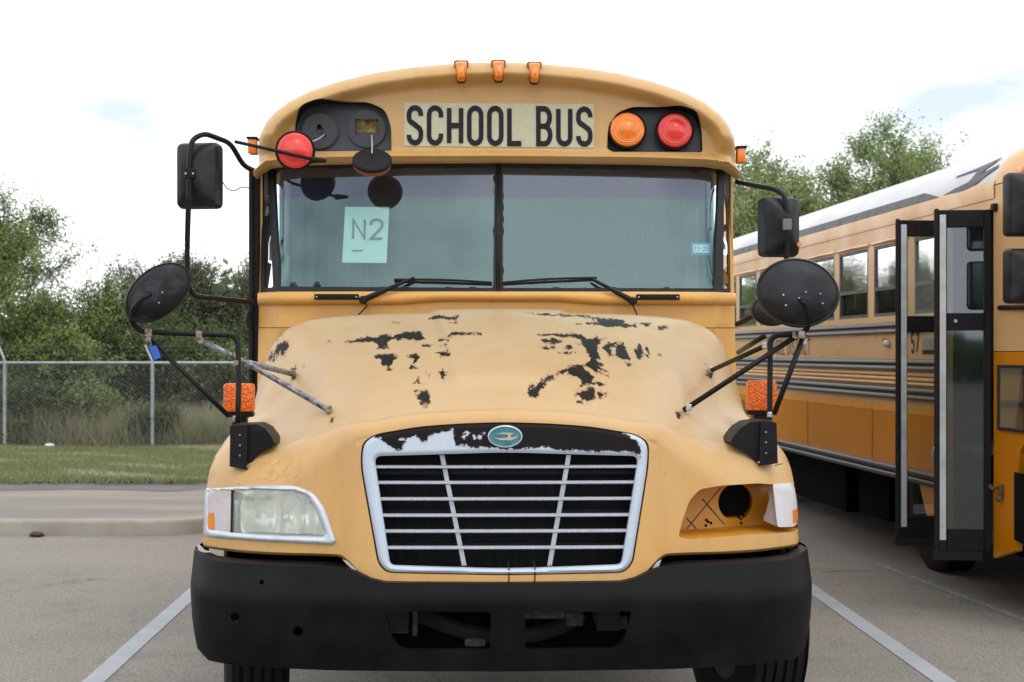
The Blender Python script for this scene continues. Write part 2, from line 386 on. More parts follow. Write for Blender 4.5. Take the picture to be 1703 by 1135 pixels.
# ------------------------------------------------------------------ mesh helpers
class MB:
    def __init__(s): s.v, s.f = [], []
    def add(s, v, f):
        b = len(s.v); s.v += [tuple(p) for p in v]; s.f += [tuple(i + b for i in q) for q in f]; return s
    def box(s, c, d, M=None, bev=0.0, seg=2):
        bm = bmesh.new(); bmesh.ops.create_cube(bm, size=1.0)
        for q in bm.verts: q.co = Vector((q.co.x * d[0], q.co.y * d[1], q.co.z * d[2]))
        if bev: bmesh.ops.bevel(bm, geom=list(bm.edges), offset=bev, segments=seg, profile=0.5, affect='EDGES')
        bm.verts.index_update()
        vs = [q.co.copy() for q in bm.verts]
        if M is not None: vs = [M @ q for q in vs]
        vs = [q + Vector(c) for q in vs]
        fs = [[q.index for q in f.verts] for f in bm.faces]
        bm.free()
        return s.add(vs, fs)
    def tube(s, path, r, n=10, caps=True, fil=0.0, fseg=6):
        P = [Vector(p) for p in path]
        if fil: P = fillet(P, fil, fseg)
        R = r if isinstance(r, (list, tuple)) else [r] * len(P)
        T = []
        for i in range(len(P)):
            a = P[max(0, i - 1)]; b = P[min(len(P) - 1, i + 1)]
            T.append((b - a).normalized())
        up = Vector((0, 0, 1)) if abs(T[0].z) < 0.9 else Vector((1, 0, 0))
        N = T[0].cross(up).normalized()
        vs, fs = [], []
        for i, p in enumerate(P):
            N = (N - T[i] * N.dot(T[i])).normalized(); B = T[i].cross(N)
            for k in range(n):
                a = 2 * PI * k / n
                vs.append(p + (N * math.cos(a) + B * math.sin(a)) * R[i])
        for i in range(len(P) - 1):
            for k in range(n):
                k2 = (k + 1) % n
                fs.append((i * n + k, i * n + k2, (i + 1) * n + k2, (i + 1) * n + k))
        if caps:
            fs.append(tuple(range(n - 1, -1, -1))); fs.append(tuple((len(P) - 1) * n + k for k in range(n)))
        return s.add(vs, fs)
    def lathe(s, prof, n=32, M=None, sx=1.0, sz=1.0):
        """profile (radius, depth) turned about the y axis"""
        vs, fs = [], []
        for r, d in prof:
            for k in range(n):
                a = 2 * PI * k / n
                q = Vector((r * math.cos(a) * sx, d, r * math.sin(a) * sz))
                vs.append(M @ q if M is not None else q)
        for i in range(len(prof) - 1):
            for k in range(n):
                k2 = (k + 1) % n
                fs.append((i * n + k, (i + 1) * n + k, (i + 1) * n + k2, i * n + k2))
        fs.append(tuple(range(n))); fs.append(tuple((len(prof) - 1) * n + k for k in range(n - 1, -1, -1)))
        return s.add(vs, fs)
    def ribbon(s, pts, w, fn, closed=False):
        """flat stroke of width w along 2D points, mapped to space by fn(u, v)"""
        P = [Vector((a, b)) for a, b in pts]; n = len(P); L, Rr = [], []
        for i in range(n):
            a = P[(i - 1) % n] if (closed or i) else P[i]; b = P[(i + 1) % n] if (closed or i < n - 1) else P[i]
            d0 = (P[i] - a); d1 = (b - P[i])
            d0 = d0.normalized() if d0.length > 1e-9 else d1.normalized()
            d1 = d1.normalized() if d1.length > 1e-9 else d0
            n0 = Vector((-d0.y, d0.x)); n1 = Vector((-d1.y, d1.x)); m = (n0 + n1)
            if m.length < 1e-6: m = n0
            m.normalize(); k = 1 / max(0.45, m.dot(n0))
            L.append(P[i] + m * w / 2 * k); Rr.append(P[i] - m * w / 2 * k)
        vs = [fn(q.x, q.y) for q in L] + [fn(q.x, q.y) for q in Rr]
        fs = []
        for i in range(n if closed else n - 1):
            j = (i + 1) % n; fs.append((i, j, n + j, n + i))
        return s.add(vs, fs)
    def prism(s, poly, y0, y1, fn=None):
        """polygon in (x, z) extruded from y0 to y1"""
        n = len(poly)
        vs = [Vector((x, y0, z)) for x, z in poly] + [Vector((x, y1, z)) for x, z in poly]
        if fn: vs = [fn(q) for q in vs]
        fs = [tuple(range(n)), tuple(range(2 * n - 1, n - 1, -1))]
        for i in range(n):
            j = (i + 1) % n; fs.append((i, n + i, n + j, j))
        return s.add(vs, fs)

def fillet(P, rad, seg=6):
    out = [P[0]]
    for i in range(1, len(P) - 1):
        a, b, c = P[i - 1], P[i], P[i + 1]
        u, w = (a - b), (c - b)
        r = min(rad, u.length * 0.48, w.length * 0.48)
        p0 = b + u.normalized() * r; p1 = b + w.normalized() * r
        for k in range(seg + 1):
            t = k / seg
            out.append(p0 * (1 - t) ** 2 + b * 2 * t * (1 - t) + p1 * t * t)
    out.append(P[-1])
    return out

def link(o, parent=None):
    COL.objects.link(o)
    if parent is not None: o.parent = parent
    return o

def part(name, mb, m, parent=None, smooth=False, angle=None, label=None):
    me = bpy.data.meshes.new(name)
    me.from_pydata(mb.v, [], mb.f)
    bm = bmesh.new(); bm.from_mesh(me)
    bmesh.ops.recalc_face_normals(bm, faces=list(bm.faces)); bm.to_mesh(me); bm.free()
    me.materials.append(m)
    if smooth or angle:
        me.polygons.foreach_set('use_smooth', [True] * len(me.polygons))
        if angle: me.set_sharp_from_angle(angle=math.radians(angle))
    o = bpy.data.objects.new(name, me)
    if label: o['label'] = label
    return link(o, parent)

def empty(name, loc=(0, 0, 0), rz=0.0, label=None, cat=None, group=None):
    o = bpy.data.objects.new(name, None)
    o.empty_display_size = 0.2
    o.location = loc; o.rotation_euler = (0, 0, rz)
    link(o); tag(o, label, cat, group)
    return o

def tag(o, label=None, cat=None, group=None, kind=None):
    if label: o['label'] = label
    if cat: o['category'] = cat
    if group: o['group'] = group
    if kind: o['kind'] = kind
    return o

def bigmesh(name, V, F, m, parent=None, smooth=False):
    """numpy arrays: V (n,3), F (k,3) or (k,4)"""
    me = bpy.data.meshes.new(name); k = F.shape[1]
    me.vertices.add(len(V)); me.vertices.foreach_set('co', np.ascontiguousarray(V, dtype=np.float32).ravel())
    me.loops.add(F.size); me.loops.foreach_set('vertex_index', F.astype(np.int32).ravel())
    me.polygons.add(len(F)); me.polygons.foreach_set('loop_start', np.arange(0, F.size, k, dtype=np.int32))
    me.materials.append(m)
    if smooth: me.polygons.foreach_set('use_smooth', np.ones(len(F), dtype=bool))
    me.update(calc_edges=True); me.validate()
    return link(bpy.data.objects.new(name, me), parent)

def inside(poly, X, Z):
    r = np.zeros(X.shape, bool); n = len(poly)
    for i in range(n):
        x0, z0 = poly[i]; x1, z1 = poly[(i + 1) % n]
        c = (z0 > Z) != (z1 > Z)
        with np.errstate(divide='ignore', invalid='ignore'):
            r ^= c & (X < (x1 - x0) * (Z - z0) / (z1 - z0 + 1e-15) + x0)
    return r

def polydist(poly, X, Z, closed=True):
    d = np.full(X.shape, 1e9); n = len(poly)
    for i in range(n if closed else n - 1):
        x0, z0 = poly[i]; x1, z1 = poly[(i + 1) % n]
        dx, dz = x1 - x0, z1 - z0
        t = np.clip(((X - x0) * dx + (Z - z0) * dz) / (dx * dx + dz * dz + 1e-12), 0, 1)
        d = np.minimum(d, np.hypot(X - x0 - t * dx, Z - z0 - t * dz))
    return d

def sdf(polys, X, Z):
    """positive inside any polygon"""
    best = np.full(X.shape, -0.2)
    for p in polys:
        q = np.array(p); lo, hi = q.min(0) - 0.08, q.max(0) + 0.08
        k = (X > lo[0]) & (X < hi[0]) & (Z > lo[1]) & (Z < hi[1])
        if not k.any(): continue
        d = polydist(p, X[k], Z[k]); d = np.where(inside(p, X[k], Z[k]), d, -d)
        best[k] = np.maximum(best[k], d)
    return best

def densify(poly, step, closed=True):
    out = []; n = len(poly)
    for i in range(n if closed else n - 1):
        a, b = poly[i], poly[(i + 1) % n]
        k = max(1, int(math.hypot(b[0] - a[0], b[1] - a[1]) / step))
        out += [(a[0] + (b[0] - a[0]) * t / k, a[1] + (b[1] - a[1]) * t / k) for t in range(k)]
    if not closed: out.append(poly[-1])
    return out

def roundpoly(poly, r, seg=5):
    """polygon with its corners rounded; r one radius or one per corner"""
    n = len(poly); out = []
    for i in range(n):
        a, b, c = Vector(poly[i - 1]), Vector(poly[i]), Vector(poly[(i + 1) % n])
        rr = r[i] if isinstance(r, (list, tuple)) else r
        u, w = a - b, c - b
        k = min(rr, u.length * 0.48, w.length * 0.48)
        if k < 1e-5: out.append(tuple(b)); continue
        p0, p1 = b + u.normalized() * k, b + w.normalized() * k
        for j in range(seg + 1):
            t = j / seg; q = p0 * (1 - t) ** 2 + b * 2 * t * (1 - t) + p1 * t * t
            out.append((q.x, q.y))
    return out

def triangulate(outline, holes, pts):
    """constrained Delaunay of a 2D region: vertices, triangles"""
    co, ed, loops = [], [], []
    for L in [outline] + list(holes):
        b = len(co); co += list(L); n = len(L)
        ed += [(b + i, b + (i + 1) % n) for i in range(n)]; loops.append((b, n))
    if len(pts):
        P = np.asarray(pts); X, Z = P[:, 0], P[:, 1]
        keep = inside(outline, X, Z)
        for h in holes: keep &= ~inside(h, X, Z)
        P = P[keep]; co += [tuple(p) for p in P]
    vs, es, fs, ov, oe, of = delaunay_2d_cdt([Vector(c) for c in co], ed, [], 0, 1e-7)
    V = np.array([(v.x, v.y) for v in vs]); F = np.array(fs)
    C = V[F].mean(1)
    keep = inside(outline, C[:, 0], C[:, 1])
    for h in holes: keep &= ~inside(h, C[:, 0], C[:, 1])
    a, b, c = V[F[:, 0]], V[F[:, 1]], V[F[:, 2]]
    ar = np.abs((b - a)[:, 0] * (c - a)[:, 1] - (b - a)[:, 1] * (c - a)[:, 0])
    return V, F[keep & (ar > 1e-12)]

def panel(outline, holes, surf, step, rims=(), back=None, extra=None, skip=None):
    """sheet in (x, z) lifted to y = surf(x, z); rims: (loop, depth) walls turned back along +y"""
    o = np.array(outline); lo, hi = o.min(0), o.max(0)
    gx, gz = np.meshgrid(np.arange(lo[0] + step / 2, hi[0], step), np.arange(lo[1] + step / 2, hi[1], step))
    pts = np.stack([gx.ravel(), gz.ravel()], 1) if gx.size else np.zeros((0, 2))
    outline = densify(outline, step); holes = [densify(h, step) for h in holes]
    if skip is not None: pts = pts[~skip(pts[:, 0], pts[:, 1])]
    if extra is not None: pts = np.concatenate([pts, extra])
    if len(pts):
        dd = polydist(outline, pts[:, 0], pts[:, 1])
        for h in holes: dd = np.minimum(dd, polydist(h, pts[:, 0], pts[:, 1]))
        pts = pts[dd > step * (0.35 if extra is None else 0.2)]
    V, F = triangulate(outline, holes, pts)
    Y = surf(V[:, 0], V[:, 1])
    mb = MB(); mb.add(np.stack([V[:, 0], Y, V[:, 1]], 1).tolist(), F.tolist())
    for L, dep in rims:
        L = densify(L, step); A = np.array(L); y = surf(A[:, 0], A[:, 1]); n = len(L)
        vs = [(A[i, 0], y[i], A[i, 1]) for i in range(n)] + [(A[i, 0], (y[i] + dep) if back is None else back, A[i, 1]) for i in range(n)]
        mb.add(vs, [(i, (i + 1) % n, n + (i + 1) % n, n + i) for i in range(n)])
    return mb

def ss(t): t = np.clip(t, 0, 1); return t * t * (3 - 2 * t)

def pch(xs, Y, q):
    """monotone cubic interpolation; Y is (n,) or (n, m) with q (m,)"""
    xs = np.asarray(xs, float); Y = np.asarray(Y, float); q = np.asarray(q, float)
    if Y.ndim == 1: Y = np.repeat(Y[:, None], q.size, 1)
    h = np.diff(xs)[:, None]; d = np.diff(Y, axis=0) / h
    m = np.zeros_like(Y); m[0], m[-1] = d[0], d[-1]
    a, b = d[:-1], d[1:]
    with np.errstate(divide='ignore', invalid='ignore'):
        hm = 2 * a * b / (a + b)
    m[1:-1] = np.where(a * b > 0, hm, 0)
    i = np.clip(np.searchsorted(xs, q) - 1, 0, len(xs) - 2); c = np.arange(q.size)
    hh = h[i, 0]; t = np.clip((q - xs[i]) / hh, 0, 1)
    y0, y1, m0, m1 = Y[i, c], Y[i + 1, c], m[i, c] * hh, m[i + 1, c] * hh
    return (2 * t**3 - 3 * t**2 + 1) * y0 + (t**3 - 2 * t**2 + t) * m0 + (-2 * t**3 + 3 * t**2) * y1 + (t**3 - t**2) * m1

# stroke lettering: centre lines on a unit-high cell; every glyph is (width, strokes)
def _arc(cx, cy, rx, ry, a0, a1, n=10):
    return [(cx + rx * math.cos(math.radians(a0 + (a1 - a0) * i / n)), cy + ry * math.sin(math.radians(a0 + (a1 - a0) * i / n))) for i in range(n + 1)]
def glyph(ch, w=0.36):
    r = w / 2; e = 0.2
    S = [(w, .77)] + _arc(r, 1 - e, r, e, 0, 180) + _arc(r, .72, r, .17, 180, 250, 4) + [(r, .515)] + _arc(r, .28, r, .2, 70, 0, 4) + _arc(r, e, r, e, 0, -180) + [(0, .23)]
    G = {
        'S': [S], 'C': [[(w, .73)] + _arc(r, 1 - e, r, e, 0, 180) + _arc(r, e, r, e, 180, 360) + [(w, .27)]],
        'H': [[(0, 0), (0, 1)], [(w, 0), (w, 1)], [(0, .5), (w, .5)]],
        'O': [_arc(r, 1 - e, r, e, 0, 180) + _arc(r, e, r, e, 180, 360) + [(w, 1 - e)]],
        'L': [[(0, 1), (0, 0), (w, 0)]],
        'B': [[(0, .5), (0, 0), (r, 0)] + _arc(r, .25, r, .25, -90, 90)[1:] + [(0, .5)], [(0, .5), (0, 1), (r, 1)] + _arc(r, .75, r * .92, .25, 90, -90)[1:]],
        'U': [[(0, 1), (0, e)] + _arc(r, e, r, e, 180, 360) + [(w, 1)]],
        'N': [[(0, 0), (0, 1), (w, 0), (w, 1)]], 'D': [[(0, 0), (0, 1), (r, 1)] + _arc(r, .5, r, .5, 90, -90)[1:] + [(0, 0)]],
        'I': [[(0, 0), (0, 1)]], 'T': [[(0, 1), (w, 1)], [(r, 1), (r, 0)]],
        'R': [[(0, 0), (0, 1), (r, 1)] + _arc(r, .75, r, .25, 90, -90)[1:] + [(0, .5)], [(r, .5), (w, 0)]],
        'E': [[(w, 1), (0, 1), (0, 0), (w, 0)], [(0, .52), (w * .85, .52)]],
        '2': [[(0, .72)] + _arc(r, 1 - e, r, e, 170, 0) + [(w, .68), (w * .85, .52), (0, 0), (w, 0)]],
        '5': [[(w, 1), (0, 1), (0, .58)] + _arc(r, .3, r, .3, 120, -150)], '7': [[(0, 1), (w, 1), (w * .3, 0)]],
        '1': [[(0, .8), (r, 1), (r, 0)]], '4': [[(w * .8, 0), (w * .8, 1), (0, .3), (w, .3)]],
        '6': [[(w, .9)] + _arc(r, 1 - e, r, e, 60, 180) + _arc(r, .28, r, .28, 180, 540, 16)], '-': [[(0, .5), (w, .5)]], ' ': []}
    return (0.0 if ch == 'I' else w), G[ch]
def lettering(mb, text, h, t, fn, w=0.36, gap=0.2, u0=0.0, v0=0.0, slant=0.0):
    u = 0.0
    for ch in text:
        ww, st = glyph(ch, w)
        for k, s_ in enumerate(st):       # crossing strokes lie a hair apart
            mb.ribbon([(u0 + (u + a) * h + slant * b * h, v0 + b * h) for a, b in s_], t * h, lambda p, q, k=k: fn(p, q, 0.0006 * k))
        u += (w * 0.75 if ch == ' ' else ww + gap)
    return u * h

# ------------------------------------------------------------------ ground
def sstep(a, b, t): return ss((t - a) / (b - a))
def ground_z(X, Y):
    return -0.22 * sstep(14.7, 19.0, Y) * sstep(-1.6, -2.7, X)

def ground_sheet():
    xs = np.concatenate([[-1500, -400, -120, -60, -30], np.arange(-20, 20.1, 0.5), [30, 60, 120, 400, 1500]])
    ys = np.concatenate([[-1500, -300, -80, -30], np.arange(-10, 34.1, 0.5), [45, 70, 130, 400, 1500]])
    gx, gy = np.meshgrid(xs, ys); V = np.stack([gx.ravel(), gy.ravel(), ground_z(gx, gy).ravel()], 1)
    nx = len(xs); i, j = np.meshgrid(np.arange(nx - 1), np.arange(len(ys) - 1)); a = (j * nx + i).ravel()
    F = np.stack([a, a + 1, a + nx + 1, a + nx], 1)
    o = bigmesh('asphalt_ground', V, F, ASPHALT, smooth=True)
    tag(o, kind='structure')
ground_sheet()

def line_strip(name, p0, p1, w, fade=0.0, seg=60, z=0.004):
    """painted line as a sheet; attribute 'edge' says how whole the paint is"""
    p0, p1 = Vector((*p0, 0)), Vector((*p1, 0)); d = (p1 - p0); L = d.length; d.normalize(); nrm = Vector((-d.y, d.x, 0))
    us = [-1, -0.8, -0.35, 0.35, 0.8, 1]; V, E, F = [], [], []
    for i in range(seg + 1):
        c = p0 + d * L * i / seg
        for u in us:
            q = c + nrm * u * w / 2; V.append((q.x, q.y, float(ground_z(np.array(q.x), np.array(q.y))) + z))
            E.append((0.05 if abs(u) > 0.9 else 0.5 if abs(u) > 0.5 else 0.62) - fade)
    k = len(us)
    for i in range(seg):
        for j in range(k - 1):
            F.append((i * k + j, (i + 1) * k + j, (i + 1) * k + j + 1, i * k + j + 1))
    me = bpy.data.meshes.new(name); me.from_pydata(V, [], F); me.materials.append(LINEP)
    a = me.attributes.new('edge', 'FLOAT', 'POINT'); a.data.foreach_set('value', E)
    o = bpy.data.objects.new(name, me); link(o); tag(o, kind='structure')
# bay lines each side of the bus, 4.2 m apart, and older worn ones
line_strip('painted_bay_line', (-2.065, 7.0), (-2.30, 14.2), 0.125)
line_strip('painted_bay_line', (2.19, 7.0), (1.88, 20.0), 0.125)
line_strip('worn_bay_line', (3.3, 8.6), (2.85, 12.5), 0.12, fade=0.36)

# raised pavement behind a concrete kerb, on the left
def slab_outline(x1, y0, r):
    pts = [(-40, y0)]
    pts += [(x1 - r + r * math.sin(a), y0 + r - r * math.cos(a)) for a in np.linspace(0, PI / 2, 9)]
    return pts + [(x1, 20.6)]
def slab_z(Y): return 0.13 - 0.15 * sstep(14.4, 20.3, Y)
def sweep_kerb():
    path = slab_outline(-2.72, 14.37, 0.55)
    P = [Vector((x, y)) for x, y in densify(path, 0.6, closed=False)]
    prof = [(0.0, -0.06), (0.012, 0.108), (0.028, 0.128), (0.05, 0.135), (0.17, 0.137), (0.172, 0.05)]
    V, F = [], []; k = len(prof)
    for i, p in enumerate(P):
        t = (P[min(i + 1, len(P) - 1)] - P[max(i - 1, 0)]).normalized(); nr = Vector((-t.y, t.x))
        dz = float(slab_z(np.array(p.y))) - 0.13
        for u, z in prof:
            q = p + nr * u; V.append((q.x, q.y, z + dz if z > 0 else z + dz - 0.1))
    for i in range(len(P) - 1):
        for j in range(k - 1):
            F.append((i * k + j, (i + 1) * k + j, (i + 1) * k + j + 1, i * k + j + 1))
    mb = MB(); mb.add(V, F); o = part('kerb', mb, KERBM, smooth=True, angle=40); tag(o, kind='structure')
    for x in np.arange(-14.3, -3.4, 1.83):
        mb = MB(); mb.box((x, 14.455, .03), (.012, .18, .215)); part('kerb_joint', mb, ASPHD, o)
    inner = slab_outline(-2.88, 14.53, 0.4); inner = inner + [(-40, 20.6)]
    pts = np.array([(x, y) for x in np.arange(-39, -3, 1.0) for y in np.arange(14.9, 20.5, 0.5)])
    Vv, Ff = triangulate(inner, [], pts)
    o = bigmesh('raised_pavement', np.stack([Vv[:, 0], Vv[:, 1], slab_z(Vv[:, 1])], 1), Ff, SLABM, smooth=True); tag(o, kind='structure')
    mb = MB(); n = 60
    for i in range(n + 1):
        x = -40 + 37.1 * i / n; w = 0.16 * math.sin(i * 1.7) + 0.1 * math.sin(i * 0.61)
        mb.v += [(x, 19.15 + w, float(slab_z(np.array(19.15 + w))) + 0.004), (x, 20.6, float(slab_z(np.array(20.6))) + 0.008)]
    for i in range(n): mb.f.append((2 * i, 2 * i + 2, 2 * i + 3, 2 * i + 1))
    o = part('dark_pavement_edge', mb, ASPHD); tag(o, kind='structure')
sweep_kerb()

def lawn_z(X, Y): return -0.02 - 0.09 * sstep(20.3, 29, Y) + 0.03 * np.sin(X * 0.9 + Y * 0.6) + 0.13 * sstep(-3.2, -1.5, X)
def lawn():
    xs = np.concatenate([[-1500, -300, -80, -40], np.arange(-30, 40.1, 1.0), [60, 120, 400, 1500]])
    ys = np.concatenate([np.arange(20.35, 34, 0.5), [40, 60, 120, 400, 1400]])
    gx, gy = np.meshgrid(xs, ys); gy = gy + (gy < 20.6) * (0.12 * np.sin(gx * 1.3) + 0.07 * np.sin(gx * 3.1)) + (gy < 24.5) * sstep(-2.6, -1.4, gx) * 4.5
    V = np.stack([gx.ravel(), gy.ravel(), lawn_z(gx, gy).ravel() + 0.02], 1)
    nx = len(xs); i, j = np.meshgrid(np.arange(nx - 1), np.arange(len(ys) - 1)); a = (j * nx + i).ravel()
    o = bigmesh('grass_ground', V, np.stack([a, a + 1, a + nx + 1, a + nx], 1), SOIL, smooth=True); tag(o, kind='structure')
lawn()

def blades(name, n, x0, x1, y0, y1, h0, h1, w, m, lean, label, clump=0.0, edge=None):
    X = RNG.uniform(x0, x1, n); Y = RNG.uniform(y0, y1, n)
    if clump:
        k = max(1, n // 60); cx = RNG.uniform(x0, x1, k); cy = RNG.uniform(y0, y1, k); q = RNG.integers(0, k, n)
        X = np.where(RNG.random(n) < 0.7, cx[q] + RNG.normal(0, clump, n), X); Y = np.where(RNG.random(n) < 0.7, cy[q] + RNG.normal(0, clump, n), Y)
        Y = np.clip(Y, y0, y1)
    if not clump:      # thin, bare patches
        pat = np.sin(X * 1.7 + 2 * np.sin(Y * .9)) + np.sin(Y * 2.3 + 1.5 * np.sin(X * 1.1)) + .7 * np.sin(X * 4.1 + Y * 3.3)
        k = RNG.random(len(X)) < np.clip(.75 + .4 * pat, .15, 1); X, Y = X[k], Y[k]; n = len(X)
    Z = lawn_z(X, Y) + 0.0
    H = RNG.uniform(h0, h1, n); a = RNG.uniform(0, 2 * PI, n); dx, dy = np.cos(a) * w / 2, np.sin(a) * w / 2
    lx, ly = RNG.normal(0, lean, n) * H, RNG.normal(0, lean, n) * H
    V = np.stack([np.stack([X - dx, Y - dy, Z], 1), np.stack([X + dx, Y + dy, Z], 1), np.stack([X + lx, Y + ly, Z + H], 1)], 1).reshape(-1, 3)
    o = bigmesh(name, V, np.arange(3 * n).reshape(-1, 3), m)
    tag(o, label, 'grass', kind='stuff')
blades('lawn_grass', 170000, -15, -1.5, 20.3, 30.2, 0.03, 0.085, 0.02, GRASS, 0.5, 'short patchy green and tan grass before the fence')
blades('lawn_fringe', 9000, -15, -2.6, 20.0, 20.5, 0.03, 0.1, 0.02, GRASS, 0.6, 'ragged fringe of grass along the pavement edge', clump=0.09)
blades('tall_weeds', 60000, -17, -1.0, 30.2, 34.5, 0.25, 0.85, 0.025, WEEDS, 0.35, 'tall pale weeds growing behind the chain link fence', clump=0.25)

# ------------------------------------------------------------------ the parked bus in front
BX, BY, BA = -0.031, 6.0, math.radians(1.15)
_c, _s = math.cos(BA), math.sin(BA)
def at(px, py, y):
    """photo measurement -> bus coordinates (x, z) at depth y behind the bumper face"""
    k = (px - 851.5) / FPX
    x = (k * (BY + y * _c) - BX + y * _s) / (_c - k * _s)
    D = BY + x * _s + y * _c
    return x, CAMZ - (py - HOR) / FPX * D
def at3(px, py, y): x, z = at(px, py, y); return Vector((x, y, z))
def ats(pts, y): return [at(a, b, y) for a, b in pts]

#HOOD-BEGIN
HX = np.array([-.3, 0, .3, .55, .75, .90, 1.0, 1.08, 1.15, 1.20, 1.235])
HYS = np.array([.12, .35, .6, .9, 1.2, 1.5, 1.75, 1.97])
HT = np.array([
    [1.365, 1.38, 1.365, 1.31, 1.20, 1.15, 1.14, 1.11, 1.05, .98, .86],
    [1.465, 1.48, 1.465, 1.41, 1.275, 1.22, 1.222, 1.205, 1.145, 1.06, .92],
    [1.555, 1.568, 1.555, 1.512, 1.39, 1.295, 1.28, 1.278, 1.24, 1.17, 1.02],
    [1.645, 1.655, 1.645, 1.615, 1.525, 1.385, 1.338, 1.335, 1.31, 1.25, 1.10],
    [1.72, 1.73, 1.72, 1.70, 1.645, 1.53, 1.425, 1.37, 1.335, 1.27, 1.12],
    [1.79, 1.797, 1.79, 1.78, 1.752, 1.702, 1.63, 1.525, 1.385, 1.26, 1.10],
    [1.843, 1.848, 1.843, 1.838, 1.828, 1.81, 1.777, 1.708, 1.53, 1.28, 1.06],
    [1.847, 1.852, 1.847, 1.843, 1.834, 1.818, 1.788, 1.722, 1.545, 1.28, 1.06]])
def hood_T(x, y):
    x = np.abs(np.asarray(x, float)).ravel(); y = np.asarray(y, float).ravel()
    rows = np.stack([pch(HX, r, x) for r in HT])
    return pch(HYS, rows, y)
def hood_y0(x): return pch([-.3, 0, .3, .5, .57, .65, .73, .85, 1.0, 1.1, 1.18, 1.22, 1.236], [.105, .10, .105, .122, .145, .2, .226, .25, .315, .39, .468, .535, .62], np.abs(np.asarray(x, float)).ravel())
def hood_zb(x): return .775 + .094 * ss((np.abs(np.asarray(x, float)).ravel() - .49) / .15)
def hood_R(x): return pch([-.3, 0, .45, .6, .75, 1.0, 1.236], [.075, .07, .075, .11, .2, .27, .24], np.abs(np.asarray(x, float)).ravel())
HLEAN = .13
def hood_edge(x):
    y0, R = hood_y0(x), hood_R(x); ze = np.full(y0.shape, 1.1)
    for _ in range(8):
        ye = y0 + HLEAN * (ze - .9); ze = hood_T(x, ye + R) - .8 * R
    return y0, R, ye, ze
def hood_P(x, s):
    """profile of the nose at x: s 0-1 front face, 1-2 rounded edge, 2-3 bonnet top"""
    x = np.asarray(x, float).ravel(); s = np.asarray(s, float).ravel()
    y0, R, ye, ze = hood_edge(x); zb = hood_zb(x)
    z1 = zb + (ze - zb) * np.clip(s, 0, 1); y1 = y0 + HLEAN * (z1 - .9)
    a = np.clip(s - 1, 0, 1) * PI / 2
    y2 = ye + R * (1 - np.cos(a)); z2 = ze + .8 * R * np.sin(a)
    y3 = (ye + R) + (1.97 - ye - R) * np.clip(s - 2, 0, 1); z3 = hood_T(x, y3)
    y = np.where(s <= 1, y1, np.where(s <= 2, y2, y3)); z = np.where(s <= 1, z1, np.where(s <= 2, z2, z3))
    # shallow raised pressing down the middle of the bonnet
    t = np.clip(s - 2, 0, 1); half = .2 + .16 * t
    z = z + .016 * ss((half - np.abs(x)) / .05) * ss((t - .10) / .08) * (s > 2)
    return y, z
def face_y(x, z):
    """depth of the nose surface at front-view (x, z), face and rounded edge only"""
    x = np.asarray(x, float).ravel(); z = np.asarray(z, float).ravel()
    y0, R, ye, ze = hood_edge(x)
    q = np.clip((z - ze) / (.8 * R), 0, .999)
    return np.where(z <= ze, y0 + HLEAN * (z - .9), ye + R * (1 - np.sqrt(1 - q * q)))
def face_s(x, z):
    x = np.asarray(x, float).ravel(); z = np.asarray(z, float).ravel()
    y0, R, ye, ze = hood_edge(x); zb = hood_zb(x)
    q = np.clip((z - ze) / (.8 * R), 0, .999)
    return np.where(z <= ze, (z - zb) / (ze - zb), 1 + np.arcsin(q) / (PI / 2))
def onface(pts):
    """photo outline -> (x, z) on the nose"""
    y = np.full(len(pts), .3)
    for _ in range(40):
        q = [at(px, py, d) for (px, py), d in zip(pts, y)]
        x = np.clip([p[0] for p in q], -1.232, 1.232); z = np.array([p[1] for p in q])
        y = .6 * y + .4 * face_y(x, z)
    return [(float(i), float(j)) for i, j in zip(x, z)]
#HOOD-END

